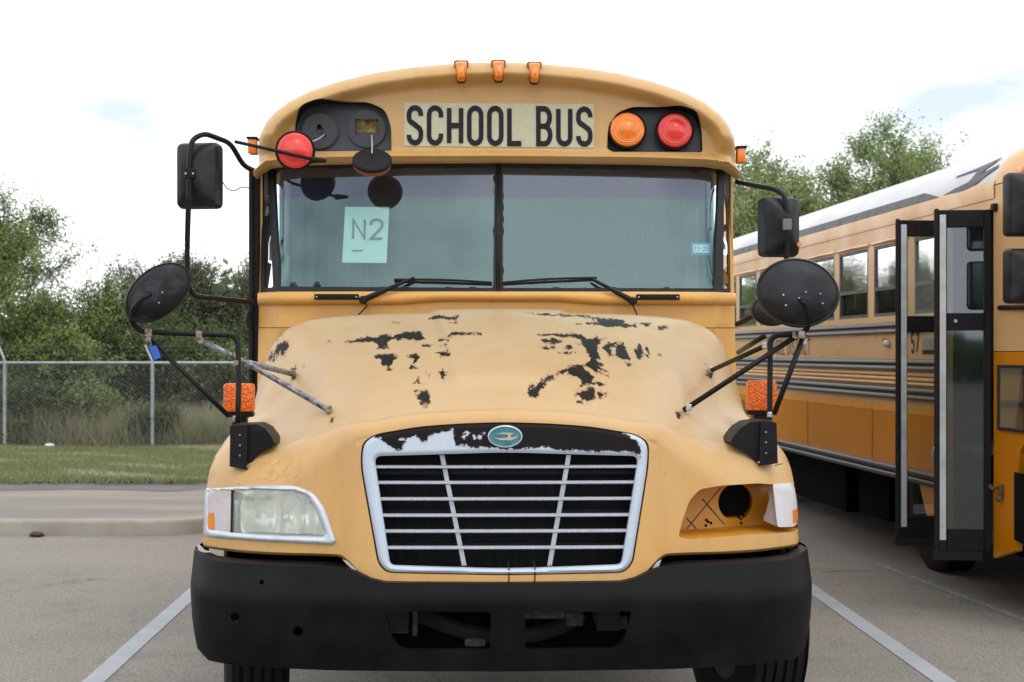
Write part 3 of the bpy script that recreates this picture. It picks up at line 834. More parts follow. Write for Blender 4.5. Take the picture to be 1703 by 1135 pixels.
CHIPS = [
    [(-0.705, 1.309), (-0.665, 1.315), (-0.635, 1.307), (-0.575, 1.291), (-0.525, 1.312), (-0.49, 1.272), (-0.425, 1.332), (-0.375, 1.33), (-0.35, 1.283), (-0.355, 1.22), (-0.335, 1.185), (-0.35, 1.151), (-0.395, 1.17), (-0.47, 1.208), (-0.505, 1.183), (-0.505, 1.126), (-0.515, 1.105), (-0.495, 1.062), (-0.525, 1.057), (-0.555, 1.083), (-0.535, 1.116), (-0.56, 1.186), (-0.63, 1.245)],
    [(-0.55, 0.969), (-0.505, 0.972), (-0.445, 0.93), (-0.445, 0.879), (-0.465, 0.834), (-0.465, 0.789), (-0.49, 0.792), (-0.51, 0.842), (-0.525, 0.909)],
    [(-0.485, 0.757), (-0.45, 0.741), (-0.45, 0.724), (-0.48, 0.739)],
    [(-0.41, 0.917), (-0.355, 0.914), (-0.35, 0.851), (-0.36, 0.817), (-0.365, 0.771), (-0.375, 0.794), (-0.37, 0.84), (-0.385, 0.87), (-0.41, 0.877)],
    [(-0.385, 0.714), (-0.38, 0.743), (-0.35, 0.724), (-0.345, 0.706), (-0.37, 0.713)],
    [(-0.28, 0.918), (-0.255, 0.924), (-0.22, 0.865), (-0.22, 0.825), (-0.245, 0.848), (-0.265, 0.889)],
    [(-0.235, 1.126), (-0.22, 1.206), (-0.19, 1.223), (-0.165, 1.183), (-0.08, 1.165), (-0.085, 1.13), (-0.15, 1.142), (-0.185, 1.142), (-0.215, 1.137), (-0.235, 1.108)],
    [(-0.27, 1.132), (-0.245, 1.12), (-0.23, 1.056), (-0.25, 1.068)],
    [(-0.27, 1.022), (-0.245, 1.045), (-0.23, 0.964), (-0.25, 0.981)],
    [(-0.345, 1.606), (-0.315, 1.629), (-0.275, 1.577), (-0.22, 1.542), (-0.19, 1.571), (-0.2, 1.49), (-0.25, 1.507), (-0.29, 1.531)],
    [(-0.34, 0.383), (-0.33, 0.423), (-0.305, 0.434), (-0.29, 0.393), (-0.29, 0.335), (-0.285, 0.317), (-0.29, 0.294), (-0.31, 0.312), (-0.335, 0.348)],
    [(-0.36, 0.534), (-0.345, 0.591), (-0.335, 0.55), (-0.32, 0.492), (-0.335, 0.521)],
    [(-0.26, 0.635), (-0.245, 0.663), (-0.225, 0.576), (-0.245, 0.605), (-0.23, 0.501), (-0.245, 0.548)],
    [(-0.355, 0.436), (-0.34, 0.452), (-0.345, 0.429)],
    [(-0.315, 0.63), (-0.295, 0.589), (-0.3, 0.572)],
    [(-0.345, 1.064), (-0.305, 1.04), (-0.335, 1.029)],
    [(-0.235, 1.415), (-0.19, 1.426), (-0.2, 1.386)],
    [(-0.5, 1.542), (-0.47, 1.546), (-0.48, 1.501)],
    [(0.125, 1.617), (0.255, 1.6), (0.34, 1.681), (0.455, 1.637), (0.535, 1.619), (0.595, 1.59), (0.595, 1.541), (0.65, 1.547), (0.645, 1.508), (0.58, 1.465), (0.5, 1.456), (0.475, 1.5), (0.365, 1.48), (0.42, 1.527), (0.47, 1.534), (0.465, 1.586), (0.425, 1.608), (0.36, 1.641), (0.255, 1.571)],
    [(0.675, 1.569), (0.74, 1.607), (0.715, 1.562), (0.69, 1.552)],
    [(0.73, 1.545), (0.795, 1.609), (0.805, 1.581), (0.77, 1.526), (0.745, 1.533)],
    [(0.155, 1.142), (0.21, 1.172), (0.31, 1.283), (0.37, 1.267), (0.39, 1.215), (0.395, 1.175), (0.425, 1.217), (0.45, 1.258), (0.445, 1.206), (0.485, 1.243), (0.445, 1.137), (0.425, 0.987), (0.43, 0.849), (0.405, 0.859), (0.415, 0.802), (0.445, 0.77), (0.405, 0.755), (0.45, 0.713), (0.45, 0.695), (0.405, 0.704), (0.445, 0.655), (0.4, 0.669), (0.38, 0.696), (0.365, 0.73), (0.34, 0.735), (0.38, 0.817), (0.385, 0.847), (0.375, 0.967), (0.37, 1.059), (0.34, 1.087), (0.37, 1.105), (0.37, 1.174), (0.335, 1.208), (0.275, 1.19), (0.21, 1.143)],
    [(0.27, 0.664), (0.29, 0.716), (0.34, 0.741), (0.36, 0.661), (0.385, 0.616), (0.38, 0.575), (0.37, 0.546), (0.435, 0.55), (0.425, 0.532), (0.36, 0.511), (0.345, 0.481), (0.32, 0.474), (0.33, 0.544), (0.315, 0.59), (0.275, 0.618), (0.275, 0.652), (0.24, 0.617), (0.22, 0.57), (0.215, 0.547), (0.17, 0.448), (0.16, 0.442), (0.15, 0.395), (0.135, 0.337), (0.105, 0.348), (0.105, 0.418), (0.145, 0.459), (0.175, 0.494), (0.22, 0.588), (0.25, 0.658)],
    [(0.29, 0.393), (0.315, 0.445), (0.35, 0.47), (0.375, 0.466), (0.37, 0.402), (0.38, 0.385), (0.36, 0.349), (0.33, 0.331), (0.325, 0.353), (0.315, 0.318), (0.295, 0.318), (0.31, 0.359), (0.305, 0.387)],
    [(0.385, 0.455), (0.405, 0.473), (0.405, 0.433), (0.435, 0.476), (0.42, 0.423), (0.395, 0.398), (0.385, 0.414)],
    [(0.455, 1.069), (0.48, 1.134), (0.535, 1.195), (0.51, 1.133), (0.49, 1.05), (0.49, 0.941), (0.47, 0.915), (0.47, 0.99)],
    [(0.515, 1.099), (0.56, 1.18), (0.56, 1.085), (0.565, 0.914), (0.53, 0.905), (0.505, 0.961)],
    [(0.53, 0.894), (0.57, 0.866), (0.545, 0.837)],
    [(0.6, 1.087), (0.635, 1.221), (0.64, 1.123), (0.625, 1.011), (0.595, 0.963)],
    [(0.655, 1.184), (0.67, 1.212), (0.66, 1.039), (0.65, 1.054)],
    [(0.71, 1.153), (0.725, 1.154), (0.71, 1.132)],
    [(0.185, 1.061), (0.27, 1.109), (0.23, 0.987), (0.2, 1.004)],
    [(0.17, 0.922), (0.205, 0.929), (0.245, 0.981), (0.21, 0.888), (0.19, 0.894)],
    [(0.28, 0.999), (0.305, 1.046), (0.32, 1.006), (0.295, 0.976)],
    [(0.245, 0.9), (0.325, 0.942), (0.275, 0.889)],
    [(-1.11, 1.678), (-1.07, 1.641), (-1.065, 1.666), (-1.005, 1.616), (-1, 1.561), (-1, 1.525), (-1.065, 1.6), (-1.085, 1.604)],
    [(-1.07, 1.724), (-1.045, 1.721), (-1.08, 1.939)],
    [(-0.9, 1.319), (-0.89, 1.302), (-0.89, 1.292)],
    [(-0.805, 1.403), (-0.78, 1.384), (-0.79, 1.376)],
    [(-0.705, 0.47), (-0.69, 0.519), (-0.68, 0.489), (-0.685, 0.473)],
    [(-0.965, 1.375), (-0.93, 1.328), (-0.93, 1.267), (-0.945, 1.258)],
    [(0.72, 0.568), (0.74, 0.616), (0.755, 0.603), (0.73, 0.544)],
    [(0.96, 1.369), (0.995, 1.423), (0.98, 1.356), (0.95, 1.324)]]

BUS = empty('school_bus', (BX, BY, 0), BA, 'faded yellow conventional school bus with peeling black patched hood, facing the camera', 'bus', 'parked school buses')

GRILLE_O = ats([(603, 738), (625, 724), (700, 711), (770, 706), (840, 704), (910, 706), (980, 711), (1058, 724), (1080, 738), (1079, 775), (1050, 935), (1035, 950), (840, 953), (645, 950), (631, 935), (600, 775)], .13)
GRILLE_O = roundpoly(GRILLE_O, [.03] + [.05] * 7 + [.03] + [.05] * 2 + [.03] + [.05] + [.03] + [.03] + [.05], 3)
_gc = np.mean(GRILLE_O, axis=0); GRILLE_GAP = [(_gc[0] + (x - _gc[0]) * 1.012, _gc[1] + (z - _gc[1]) * 1.012) for x, z in GRILLE_O]
GRILLE_I = roundpoly(ats([(621, 760), (840, 753), (1064, 760), (1033, 939), (840, 945), (649, 940)], .13), [.03, .1, .03, .02, .1, .02], 4)
LAMP_L = roundpoly(onface([(341, 806), (430, 807), (490, 808), (522, 820), (540, 845), (559, 900), (553, 907), (480, 903), (400, 898), (340, 892)]), .02, 4)
LENS_L = roundpoly(onface([(346, 815), (430, 815), (488, 817), (510, 824), (526, 848), (541, 888), (538, 893), (470, 891), (400, 887), (346, 880)]), .015, 4)
CAV_R = roundpoly(onface([(1128, 895), (1134, 869), (1147, 832), (1164, 814), (1198, 808), (1260, 804), (1326, 800), (1328, 840), (1328, 880), (1240, 890), (1150, 897)]), .015, 4)

def build_hood():
    xs = np.linspace(-1.235, 1.235, 330)
    ts = np.concatenate([np.linspace(0, 1, 26)[1:], np.linspace(1, 2, 11)[1:], np.linspace(2, 3, 170)[1:-1]])
    gx, gs = np.meshgrid(xs[1:-1], ts); pts = np.stack([gx.ravel(), gs.ravel()], 1)
    outl = densify([(-1.235, 0), (1.235, 0)], .0075, False)[:-1] + [(1.235, t) for t in np.concatenate([[0], ts])] + densify([(1.235, 3), (-1.235, 3)], .0075, False)[:-1] + [(-1.235, t) for t in np.concatenate([[0], ts])[::-1]][:-1]
    outl = [outl[i] for i in range(len(outl)) if i == 0 or outl[i] != outl[i - 1]]
    holes = []
    for L in (GRILLE_GAP, LAMP_L, CAV_R):
        A = np.array(densify(L, .008)); holes.append(list(zip(A[:, 0], face_s(A[:, 0], A[:, 1]))))
    dd = np.full(len(pts), 9.0)
    for h in holes: dd = np.minimum(dd, polydist(h, pts[:, 0], pts[:, 1]))
    pts = pts[dd > .006]
    V, F = triangulate(outl, holes, pts)
    y, z = hood_P(V[:, 0], V[:, 1])
    P = np.stack([V[:, 0], y, z], 1); nV = len(P)
    chip = sdf([[(a, b * .25) for a, b in p] for p in CHIPS], P[:, 0], P[:, 1] * .25)
    chip[V[:, 1] < 1.2] = -.2; bleach = ss((V[:, 1] - .2) / 2.5) * (.8 + .2 * ss((1.15 - np.abs(V[:, 0])) / .3))
    extraV, extraF = [], []
    for h, dep in zip(holes, (.05, .03, .03)):
        A = np.array(h); yy, zz = hood_P(A[:, 0], A[:, 1]); n = len(A); b = nV + len(extraV)
        extraV += [(A[i, 0], yy[i], zz[i]) for i in range(n)] + [(A[i, 0], yy[i] + dep, zz[i]) for i in range(n)]
        for i in range(n):
            j = (i + 1) % n; extraF += [(b + i, b + j, b + n + j), (b + i, b + n + j, b + n + i)]
    # turned-under lower lip and the fender sides down to the wheel arch
    xb = np.linspace(-1.235, 1.235, 160); yy, zz = hood_P(xb, np.zeros(160)); b = nV + len(extraV)
    extraV += list(zip(xb, yy, zz)) + list(zip(xb, yy + .012, zz - .012)) + list(zip(xb, yy + .09, zz - .004))
    for i in range(159):
        for r in (0, 160): extraF += [(b + r + i, b + r + 161 + i, b + r + i + 1), (b + r + i, b + r + 160 + i, b + r + 161 + i)]
    for sg in (-1, 1):
        t = np.linspace(0, 3, 60); yy, zz = hood_P(np.full(60, sg * 1.235), t); b = nV + len(extraV)
        arch = .5 + np.sqrt(np.maximum(0, .58 ** 2 - (yy - 1.05) ** 2)); low = np.minimum(np.maximum(.84, arch), zz - .004)
        extraV += [(sg * 1.235, yy[i], zz[i]) for i in range(60)] + [(sg * 1.23, yy[i], low[i]) for i in range(60)]
        for i in range(59): extraF += [(b + i, b + i + 1, b + 61 + i), (b + i, b + 61 + i, b + 60 + i)]
    Vt = np.concatenate([P, np.array(extraV)]); Ft = np.concatenate([F, np.array(extraF)])
    o = bigmesh('hood', Vt, Ft, PAINT_HOOD, BUS, smooth=True)
    a = o.data.attributes.new('chip', 'FLOAT', 'POINT')
    a.data.foreach_set('value', np.concatenate([chip, np.full(len(extraV), -.2)]).astype(np.float32))
    a = o.data.attributes.new('bleach', 'FLOAT', 'POINT'); a.data.foreach_set('value', np.concatenate([bleach, np.zeros(len(extraV))]).astype(np.float32))
    o['label'] = 'faded hood and fenders with black patches where the paint has flaked'
    return o
HOOD = build_hood()

def on(px, py, lift=0.0):
    """point on the nose or bonnet top under a photo measurement"""
    best = None
    xs = np.linspace(-1.23, 1.23, 247); sg = np.linspace(0, 3, 241)
    global _ONG
    if '_ONG' not in globals():
        gx, gs = np.meshgrid(xs, sg); y, z = hood_P(gx.ravel(), gs.ravel()); x = gx.ravel()
        D = BY + x * _s + y * _c; X = BX + x * _c - y * _s
        _ONG = (x, y, z, 851.5 + FPX * X / D, HOR - FPX * (z - CAMZ) / D)
    x, y, z, u, v = _ONG
    k = int(np.argmin((u - px) ** 2 + (v - py) ** 2))
    return Vector((x[k], y[k] - lift, z[k]))

# unfaded ghost of removed fender lettering
mb = MB(); g0 = onface([(428, 797)])[0]
def gfn(u, v, l): 
    return Vector((g0[0] + u, float(face_y([g0[0] + u], [g0[1] + v])[0]) - .0009 - l, g0[1] + v))
lettering(mb, 'R642', .068, .15, gfn, w=.42, gap=.26, slant=.25)
part('ghost_lettering', mb, GHOST, HOOD, smooth=True)
def face_line(pts, r, name, m, parent):
    P = onface(pts); mb = MB(); mb.tube([Vector((x, float(face_y([x], [z])[0]) - .0005, z)) for x, z in P], r, 5); return part(name, mb, m, parent)
face_line([(1289, 774), (1300, 772), (1309, 767), (1318, 766), (1325, 762)], .0016, 'fender_crack', DARKVOID, HOOD)

# grille ------------------------------------------------------------
gmb = panel(GRILLE_O, [GRILLE_I], lambda x, z: face_y(x, z) + .004 - .013 * np.sqrt(ss(np.minimum(polydist(GRILLE_O, x, z), polydist(GRILLE_I, x, z)) / .016)), .006, rims=[(GRILLE_I, .03), (GRILLE_O, .03)])
GR = part('grille_frame', gmb, CHROME, BUS, smooth=True, angle=50, label='silver grille surround, its top peeled to black')
PEEL = ats([(618, 726), (633, 731), (640, 739), (650, 747), (655, 749), (668, 748), (671, 742), (676, 732), (690, 726), (700, 735), (706, 738), (712, 728), (727, 722), (740, 718), (752, 715), (754, 727), (758, 743), (770, 740), (784, 746), (800, 744), (815, 745), (842, 748), (870, 747), (900, 744), (912, 743), (920, 748), (960, 750), (1000, 752), (1040, 751), (1060, 755), (1066, 762), (1068, 745), (1060, 735), (1040, 722), (1040, 700), (840, 690), (600, 700)], .13)
PEELW = [ats([(px - r, py), (px, py - r * .8), (px + r, py - 1), (px + .3 * r, py + r)], .13) for px, py, r in ((668, 732, 4), (771, 727, 5), (778, 722, 4), (788, 728, 3), (798, 727, 5), (804, 722, 4))]
_v = np.array([v.co[:] for v in GR.data.vertices])
_p = sdf([PEEL], _v[:, 0], _v[:, 2]); _w = sdf(PEELW, _v[:, 0], _v[:, 2])
a = GR.data.attributes.new('peel', 'FLOAT', 'POINT'); a.data.foreach_set('value', np.minimum(_p, np.maximum(-_w, -.2)).astype(np.float32))
for k, py in enumerate((778, 804, 831, 858, 884, 911)):
    t = (py - 760) / (937 - 760)
    x0, z0 = at(618 + 31 * t, py, .15); x1, _ = at(1067 - 34 * t, py, .15)
    mb = MB(); yb = .125 + HLEAN * (z0 - .9)
    prof = [(-.005, .03), (-.0065, .008), (-.003, 0), (.003, 0), (.0065, .006), (.006, .03)]
    n = 2; vs = []
    for x in np.linspace(x0, x1, 24):
        bow = .012 * (x / .55) ** 2
        vs += [(x, yb + d + bow, z0 + q) for q, d in prof]
    fs = [(i * 6 + j, (i + 1) * 6 + j, (i + 1) * 6 + (j + 1) % 6, i * 6 + (j + 1) % 6) for i in range(23) for j in range(6)]
    mb.add(vs, fs); part('grille_bar', mb, SILVER, BUS, smooth=True, angle=45)
for (a0, b0), (a1, b1) in (((735, 757), (772, 941)), ((946, 757), (914, 941))):
    p0, p1 = at3(a0, b0, .232), at3(a1, b1, .19)
    mb = MB(); d = Vector((.009, 0, 0))
    mb.add([p0 - d, p0 + d, p1 + d, p1 - d, p0 - d + Vector((0, .012, 0)), p0 + d + Vector((0, .012, 0)), p1 + d + Vector((0, .012, 0)), p1 - d + Vector((0, .012, 0))],
           [(0, 1, 2, 3), (7, 6, 5, 4), (0, 4, 5, 1), (1, 5, 6, 2), (2, 6, 7, 3), (3, 7, 4, 0)])
    part('grille_upright', mb, SILVER, BUS)
mb = MB(); mb.box((0, .33, 1.055), (1.16, .02, .6));  RADI = part('radiator', mb, RADIATOR, BUS)
for zz, hh, yy in ((1.02, .03, .27), (.9, .012, .25), (1.18, .02, .26)):
    mb = MB(); mb.box((0, yy, zz), (1.05, .02, hh), bev=.004); part('radiator_brace', mb, BLACK, RADI)
for px in (845, 888):          # two loose black cable ties over the lower grille rail
    p = [at3(px, 934, .10), at3(px + 2, 950, .088), at3(px + 1, 968, .085)]
    mb = MB(); mb.tube(p, .0028, 6); part('cable_tie', mb, TUBE, BUS)
# emblem
ec = at(840, 726, .15)
def ell(rx, rz, n=40): return [(ec[0] + rx * math.cos(2 * PI * i / n), ec[1] + rz * math.sin(2 * PI * i / n)) for i in range(n)]
eb = float(face_y([ec[0]], [ec[1]])[0])
mb = MB(); rr = [(.067, .043, .0), (.067, .043, -.012), (.0625, .0385, -.0155), (.061, .037, -.0135)]
for rx, rz, dy in rr: mb.v += [(x, eb - .004 + dy, z) for x, z in ell(rx, rz)]
for i in range(3):
    for j in range(40): mb.f.append((i * 40 + j, i * 40 + (j + 1) % 40, (i + 1) * 40 + (j + 1) % 40, (i + 1) * 40 + j))
EMB = part('emblem', mb, SILVER, BUS, smooth=True, angle=40, label='oval teal badge with a pale bird mark on the grille')
mb = MB(); mb.prism(ell(.0612, .0372), eb - .0165, eb - .008); part('emblem_field', mb, TEAL, EMB)
def efn(u, v, l=0): return Vector((ec[0] + u, eb - .0185 - l, ec[1] + v))
mb = MB()
for pl in ([(-.050, -.004), (-.02, -.014), (.025, -.015), (.047, -.004), (.051, .006), (.040, .0), (.025, -.004), (.02, .004), (.034, .011), (.024, .014), (-.005, .0155), (-.04, .009), (-.015, .0095), (.008, .0075), (.012, .001), (.004, -.005), (-.02, -.006)],):
    n = len(pl); mb.add([efn(*p) for p in pl], [tuple(range(n))])
part('emblem_bird', mb, EMBL, EMB)

# left headlight ----------------------------------------------------
hmb = panel(LAMP_L, [LENS_L], lambda x, z: face_y(x, z) - .003 - .012 * np.sqrt(ss(np.minimum(polydist(LAMP_L, x, z), polydist(LENS_L, x, z)) / .012)), .006, rims=[(LAMP_L, .03), (LENS_L, .03)])
HL = part('headlight', hmb, SILVER, BUS, smooth=True, angle=45, label='clouded headlight in a silver bezel')
xd = onface([(386, 850)])[0][0]
LENS_LIST = densify(LENS_L, .006)
def clip_x(poly, x, side):
    out = []; n = len(poly)
    for i in range(n):
        a, b = poly[i], poly[(i + 1) % n]; ia, ib = (a[0] - x) * side >= 0, (b[0] - x) * side >= 0
        if ia: out.append(a)
        if ia != ib:
            t = (x - a[0]) / (b[0] - a[0]); out.append((x, a[1] + t * (b[1] - a[1])))
    return out
main_l, corner_l = clip_x(LENS_LIST, xd + .004, 1), clip_x(LENS_LIST, xd - .004, -1)
part('headlight_lens', panel(main_l, [], lambda x, z: face_y(x, z) - .004, .012), HAZE_LENS, HL, smooth=True)
def refl_y(x, z):
    y = face_y(x, z) + .035
    for cx, r in ((-.92, .13), (-.77, .11)):
        q = np.hypot((x - cx) / r, (z - 1.0) / .12); y = y + .075 * np.clip(1 - q * q, 0, 1)
    return y + .006 * np.sin(x * 95) * ((np.abs(x + .84) < .12) * 1.0)
part('headlight_reflector', panel(main_l, [], refl_y, .008), REFLECT, HL, smooth=True, angle=35)
part('corner_lamp', panel(corner_l, [], lambda x, z: face_y(x, z) - .003, .012), CORNERL, HL, smooth=True)
am = onface([(347, 853), (355, 853), (356, 880), (346, 879)])
part('corner_reflector', panel(am, [], lambda x, z: face_y(x, z) - .008, .01, rims=[(am, .008)]), AMBER, HL)
for px in (421, 449):
    mk = onface([(px - 5, 848), (px + 5, 848), (px + 5, 862), (px - 5, 862)]); part('lens_mark', panel(mk, [], lambda x, z: face_y(x, z) - .0055, .02), mat('etched_lens_grey', (.42, .45, .4), (.5, .53, .47), rough=.4), HL)
sep = [(xd - .005, 0.9), (xd + .005, .9), (xd + .005, 1.10), (xd - .005, 1.10)]
_zz = [z for x, z in LENS_LIST if abs(x - xd) < .02]; sep = [(xd - .005, min(_zz)), (xd + .005, min(_zz)), (xd + .005, max(_zz)), (xd - .005, max(_zz))]
part('lamp_divider', panel(sep, [], lambda x, z: face_y(x, z) - .007, .02, rims=[(sep, .05)]), BLACK, HL)
mb = MB()
for px, py in ((352, 806), (397, 805), (513, 811), (556, 901), (446, 905), (380, 897)):
    x, z = onface([(px, py)])[0]; y = float(face_y([x], [z])[0]) - .013
    mb.lathe([(.004, 0), (.003, -.003)], 8, Matrix.Translation((x, y, z)))
part('bezel_screws', mb, BOLT, HL)['kind'] = 'stuff'

# right headlight cavity -------------------------------------------
dep = .27
cmb = MB(); L = densify(CAV_R, .01); A = np.array(L); yf = face_y(A[:, 0], A[:, 1]); n = len(L)
cxm, czm = A.mean(0)
A2 = np.stack([A[:, 0], czm + (A[:, 1] - czm) * .93], 1); yb = np.minimum(yf + dep, .62 + 0 * yf)
cmb.add([(A[i, 0], yf[i] + .03, A[i, 1]) for i in range(n)] + [(A2[i, 0], yf[i] + dep, A2[i, 1]) for i in range(n)], [(i, (i + 1) % n, n + (i + 1) % n, n + i) for i in range(n)])
HC = part('headlight_bucket', cmb, PAINT_FRESH, BUS, smooth=True, angle=40, label='empty headlight bucket, its lamp missing')
hc = at(1225, 836, .56); hole = [(hc[0] + .078 * math.cos(t), hc[1] + .075 * max(-.85, math.sin(t))) for t in np.linspace(0, 2 * PI, 33)[:-1]]
part('bucket_back', panel([tuple(p) for p in A2], [hole], lambda x, z: face_y(x, z) + dep - .004, .02, rims=[(hole, .06)]), PAINT_FRESH, HC, smooth=True)
mb = MB(); mb.box((hc[0], .78, hc[1]), (.26, .02, .24)); part('wheel_housing_liner', mb, RUBBER, HC)
for (a0, b0), (a1, b1), r in (((1198, 812), (1142, 880), .003), ((1168, 830), (1206, 874), .004), ((1142, 862), (1158, 880), .003)):
    mb = MB(); mb.tube([at3(a0, b0, .40), at3(a1, b1, .38)], r, 6); part('bucket_brace', mb, mat('grimy_brace', (.14, .09, .035), (.06, .045, .03), rough=.7, scale=20), HC)
mb = MB()
for px, py in ((1179, 869), (1184, 871), (1176, 866), (1238, 867), (1233, 864), (1243, 863), (1238, 874), (1175, 875)):
    x, z = at(px, py, .5); mb.lathe([(.006, 0), (.005, -.004)], 8, Matrix.Translation((x, float(face_y([x], [z])[0]) + dep - .006, z)))
part('bolt_holes', mb, DARKVOID, HC)['kind'] = 'stuff'
cl = onface([(1285, 805), (1316, 803), (1324, 816), (1328, 840), (1326, 871), (1320, 876), (1293, 877)])
part('corner_lamp', panel(roundpoly(cl, .012, 4), [], lambda x, z: face_y(x, z) - .002, .012, rims=[(roundpoly(cl, .012, 4), .05)]), CLEARW, HC, smooth=True, angle=50, label='loose pale corner lamp beside the empty bucket')
ca = onface([(1319, 848), (1326, 845), (1326, 868), (1320, 870)])
part('corner_reflector', panel(ca, [], lambda x, z: face_y(x, z) - .008, .01, rims=[(ca, .008)]), AMBER, HC)
mb = MB(); mb.add([at3(1276, 806, .52), at3(1286, 805, .47), at3(1292, 876, .45), at3(1270, 866, .5), at3(1270, 858, .5), at3(1281, 846, .5)], [(0, 1, 2, 3, 4, 5)])
part('lamp_bracket', mb, SEALW, HC)

# bumper ------------------------------------------------------------
def bump_y(x, z):
    ax = np.abs(x)
    b = pch([0, .6, .85, 1.02, 1.12, 1.195, 1.23, 1.26], [0, .012, .035, .08, .145, .235, .32, .44], ax)
    d = z - .722          # crease between the sloping top and the upright face, softly rounded
    return b - .09 * d + .84 * .007 * np.log1p(np.exp(np.clip(d / .007, -40, 40)))
half = [(0, .776), (.45, .778), (.505, .79), (.555, .812), (.60, .828), (.68, .834), (1.14, .84), (1.225, .856), (1.248, .852), (1.243, .74), (1.226, .60), (1.195, .495), (1.14, .46), (.6, .448), (0, .444)]
BUMP_O = half + [(-x, z) for x, z in half[-2:0:-1]]
open_l = roundpoly(ats([(640, 1016), (816, 1016), (816, 1080), (668, 1080), (652, 1062)], .03), [.012, .02, .02, .03, .03], 4)
open_r = roundpoly(ats([(873, 1016), (1050, 1016), (1040, 1060), (1024, 1078), (873, 1080)], .03), [.02, .012, .03, .03, .02], 4)
holes_b = [[(x + r * math.cos(t), z + r * math.sin(t)) for t in np.linspace(0, 2 * PI, 13)[:-1]] for (x, z), r in ((at(397, 1020, .18), .018), (at(497, 1048, .07), .02), (at(437, 967, .12), .009))]
bmb = panel(BUMP_O, [open_l, open_r] + holes_b, bump_y, .022, rims=[(BUMP_O, .14), (open_l, .035), (open_r, .035)] + [(h, .03) for h in holes_b])
for sg in (-1, 1):      # ends wrapped back along the fender
    vs = []; zs = np.linspace(.5, .86, 10)
    for z in zs:
        x = sg * (1.247 - max(0, (.74 - z)) * .19); y = float(bump_y(np.array([abs(x)]), np.array([z]))[0])
        vs += [(x, y + .02, z), (x - sg * .004, y + .36, z)]
    bmb.add(vs, [(2 * i, 2 * i + 1, 2 * i + 3, 2 * i + 2) for i in range(9)])
BP = part('front_bumper', bmb, BUMPER, BUS, smooth=True, angle=38, label='deep black front bumper with two tow openings')
for pts in ([(331, 916), (327, 908), (331, 906), (340, 915), (352, 919), (338, 919)], [(570, 931), (578, 934), (592, 947), (597, 953), (590, 950), (577, 939)], [(1100, 931), (1092, 936), (1082, 950), (1078, 955), (1086, 951), (1096, 941)]):
    mb = MB(); mb.prism(ats(pts, .13 if pts[0][0] > 500 else .3), .128 if pts[0][0] > 500 else .3, .134 if pts[0][0] > 500 else .306); part('torn_trim', mb, SEALW, BP)
for px, py, w, h, d in ((790, 1068, .08, .03, .25), (905, 1022, .16, .03, .2), (955, 1030, .07, .05, .3), (690, 1030, .02, .13, .35), (1020, 1035, .11, .05, .35), (665, 1042, .07, .05, .4)):
    mb = MB(); c = at3(px, py, d); mb.box(c, (w, .04, h), bev=.006); part('chassis_bracket', mb, mat('dusty_steel', (.11, .1, .09), (.04, .037, .034), rough=.8, scale=30), BUS)
mb = MB(); mb.tube([at3(690, 1020, .5), at3(760, 1048, .5), at3(835, 1062, .5), at3(920, 1050, .5), at3(970, 1020, .5)], .032, 10, fil=.1); part('radiator_hose', mb, mat('hose_rubber', (.028, .024, .02), (.015, .014, .013), rough=.8, spec=.2), BUS)
mb = MB(); mb.box((0, .60, .67), (2.26, .02, .5)); part('splash_guard', mb, DARKVOID, BUS)
mb = MB(); mb.box((0, .75, .62), (1.1, .3, .2)); mb.box((0, 1.05, .5), (1.7, .12, .12), bev=.02); part('front_axle', mb, UNDER, BUS)
for sg in (-1, 1):
    mb = MB(); mb.box((sg * .42, 4.6, .66), (.09, 8.6, .22)); part('chassis_rail', mb, UNDER, BUS)

# wheels ------------------------------------------------------------
def tyre_mb(R=.5, W=.27, rim=.29):
    mb = MB(); hw = W / 2
    prof = [(rim, -hw * .8), (R * .72, -hw), (R * .93, -hw * .96), (R * .985, -hw * .82)]
    g = np.linspace(-hw * .8, hw * .8, 6)
    for i, a in enumerate(g):
        prof.append((R, a + .004 if i else a))
        if i < 5: b = g[i + 1]; prof += [(R, b - .012), (R - .014, b - .010), (R - .014, b + .002)]
    prof += [(R * .985, hw * .82), (R * .93, hw * .96), (R * .72, hw), (rim, hw * .8), (rim - .02, hw * .3), (rim - .02, -hw * .3)]
    n = 48; vs, fs = [], []
    for r, d in prof:
        for k in range(n):
            a = 2 * PI * k / n; vs.append((d, r * math.cos(a), r * math.sin(a)))
    m = len(prof)
    for i in range(m):
        for k in range(n): fs.append((i * n + k, ((i + 1) % m) * n + k, ((i + 1) % m) * n + (k + 1) % n, i * n + (k + 1) % n))
    return mb.add(vs, fs)
def rim_mb(side, rim=.29):
    mb = MB(); M = Matrix.Rotation(-side * PI / 2, 4, 'Z')
    mb.lathe([(rim + .005, -.1), (rim - .02, -.09), (rim - .04, .02), (.17, .05), (.12, -.05), (.08, -.07), (.05, -.07)], 28, M)
    for k in range(8):
        a = 2 * PI * k / 8; mb.lathe([(.014, .03), (.012, -.0)], 6, M @ Matrix.Translation((.145 * math.cos(a), 0, .145 * math.sin(a))))
    return mb
TYRE_ME = None
def wheel(parent, x, y, side, steer=0.0, R=.5):
    global TYRE_ME
    if TYRE_ME is None:
        o = part('wheel', tyre_mb(), TYRE, parent, smooth=True, angle=40); TYRE_ME = o.data
        rm = rim_mb(-1); 
    else:
        o = link(bpy.data.objects.new('wheel', TYRE_ME), parent)
    o.location = (x, y, R); o.rotation_euler = (0, 0, steer)
    part('wheel_rim', rim_mb(side), mat('dark_wheel_steel', (.02, .02, .02), (.04, .037, .033), rough=.6), o, smooth=True, angle=40)
    return o
for sg in (-1, 1): wheel(BUS, sg * 1.08, 1.05, sg, math.radians(9.5))
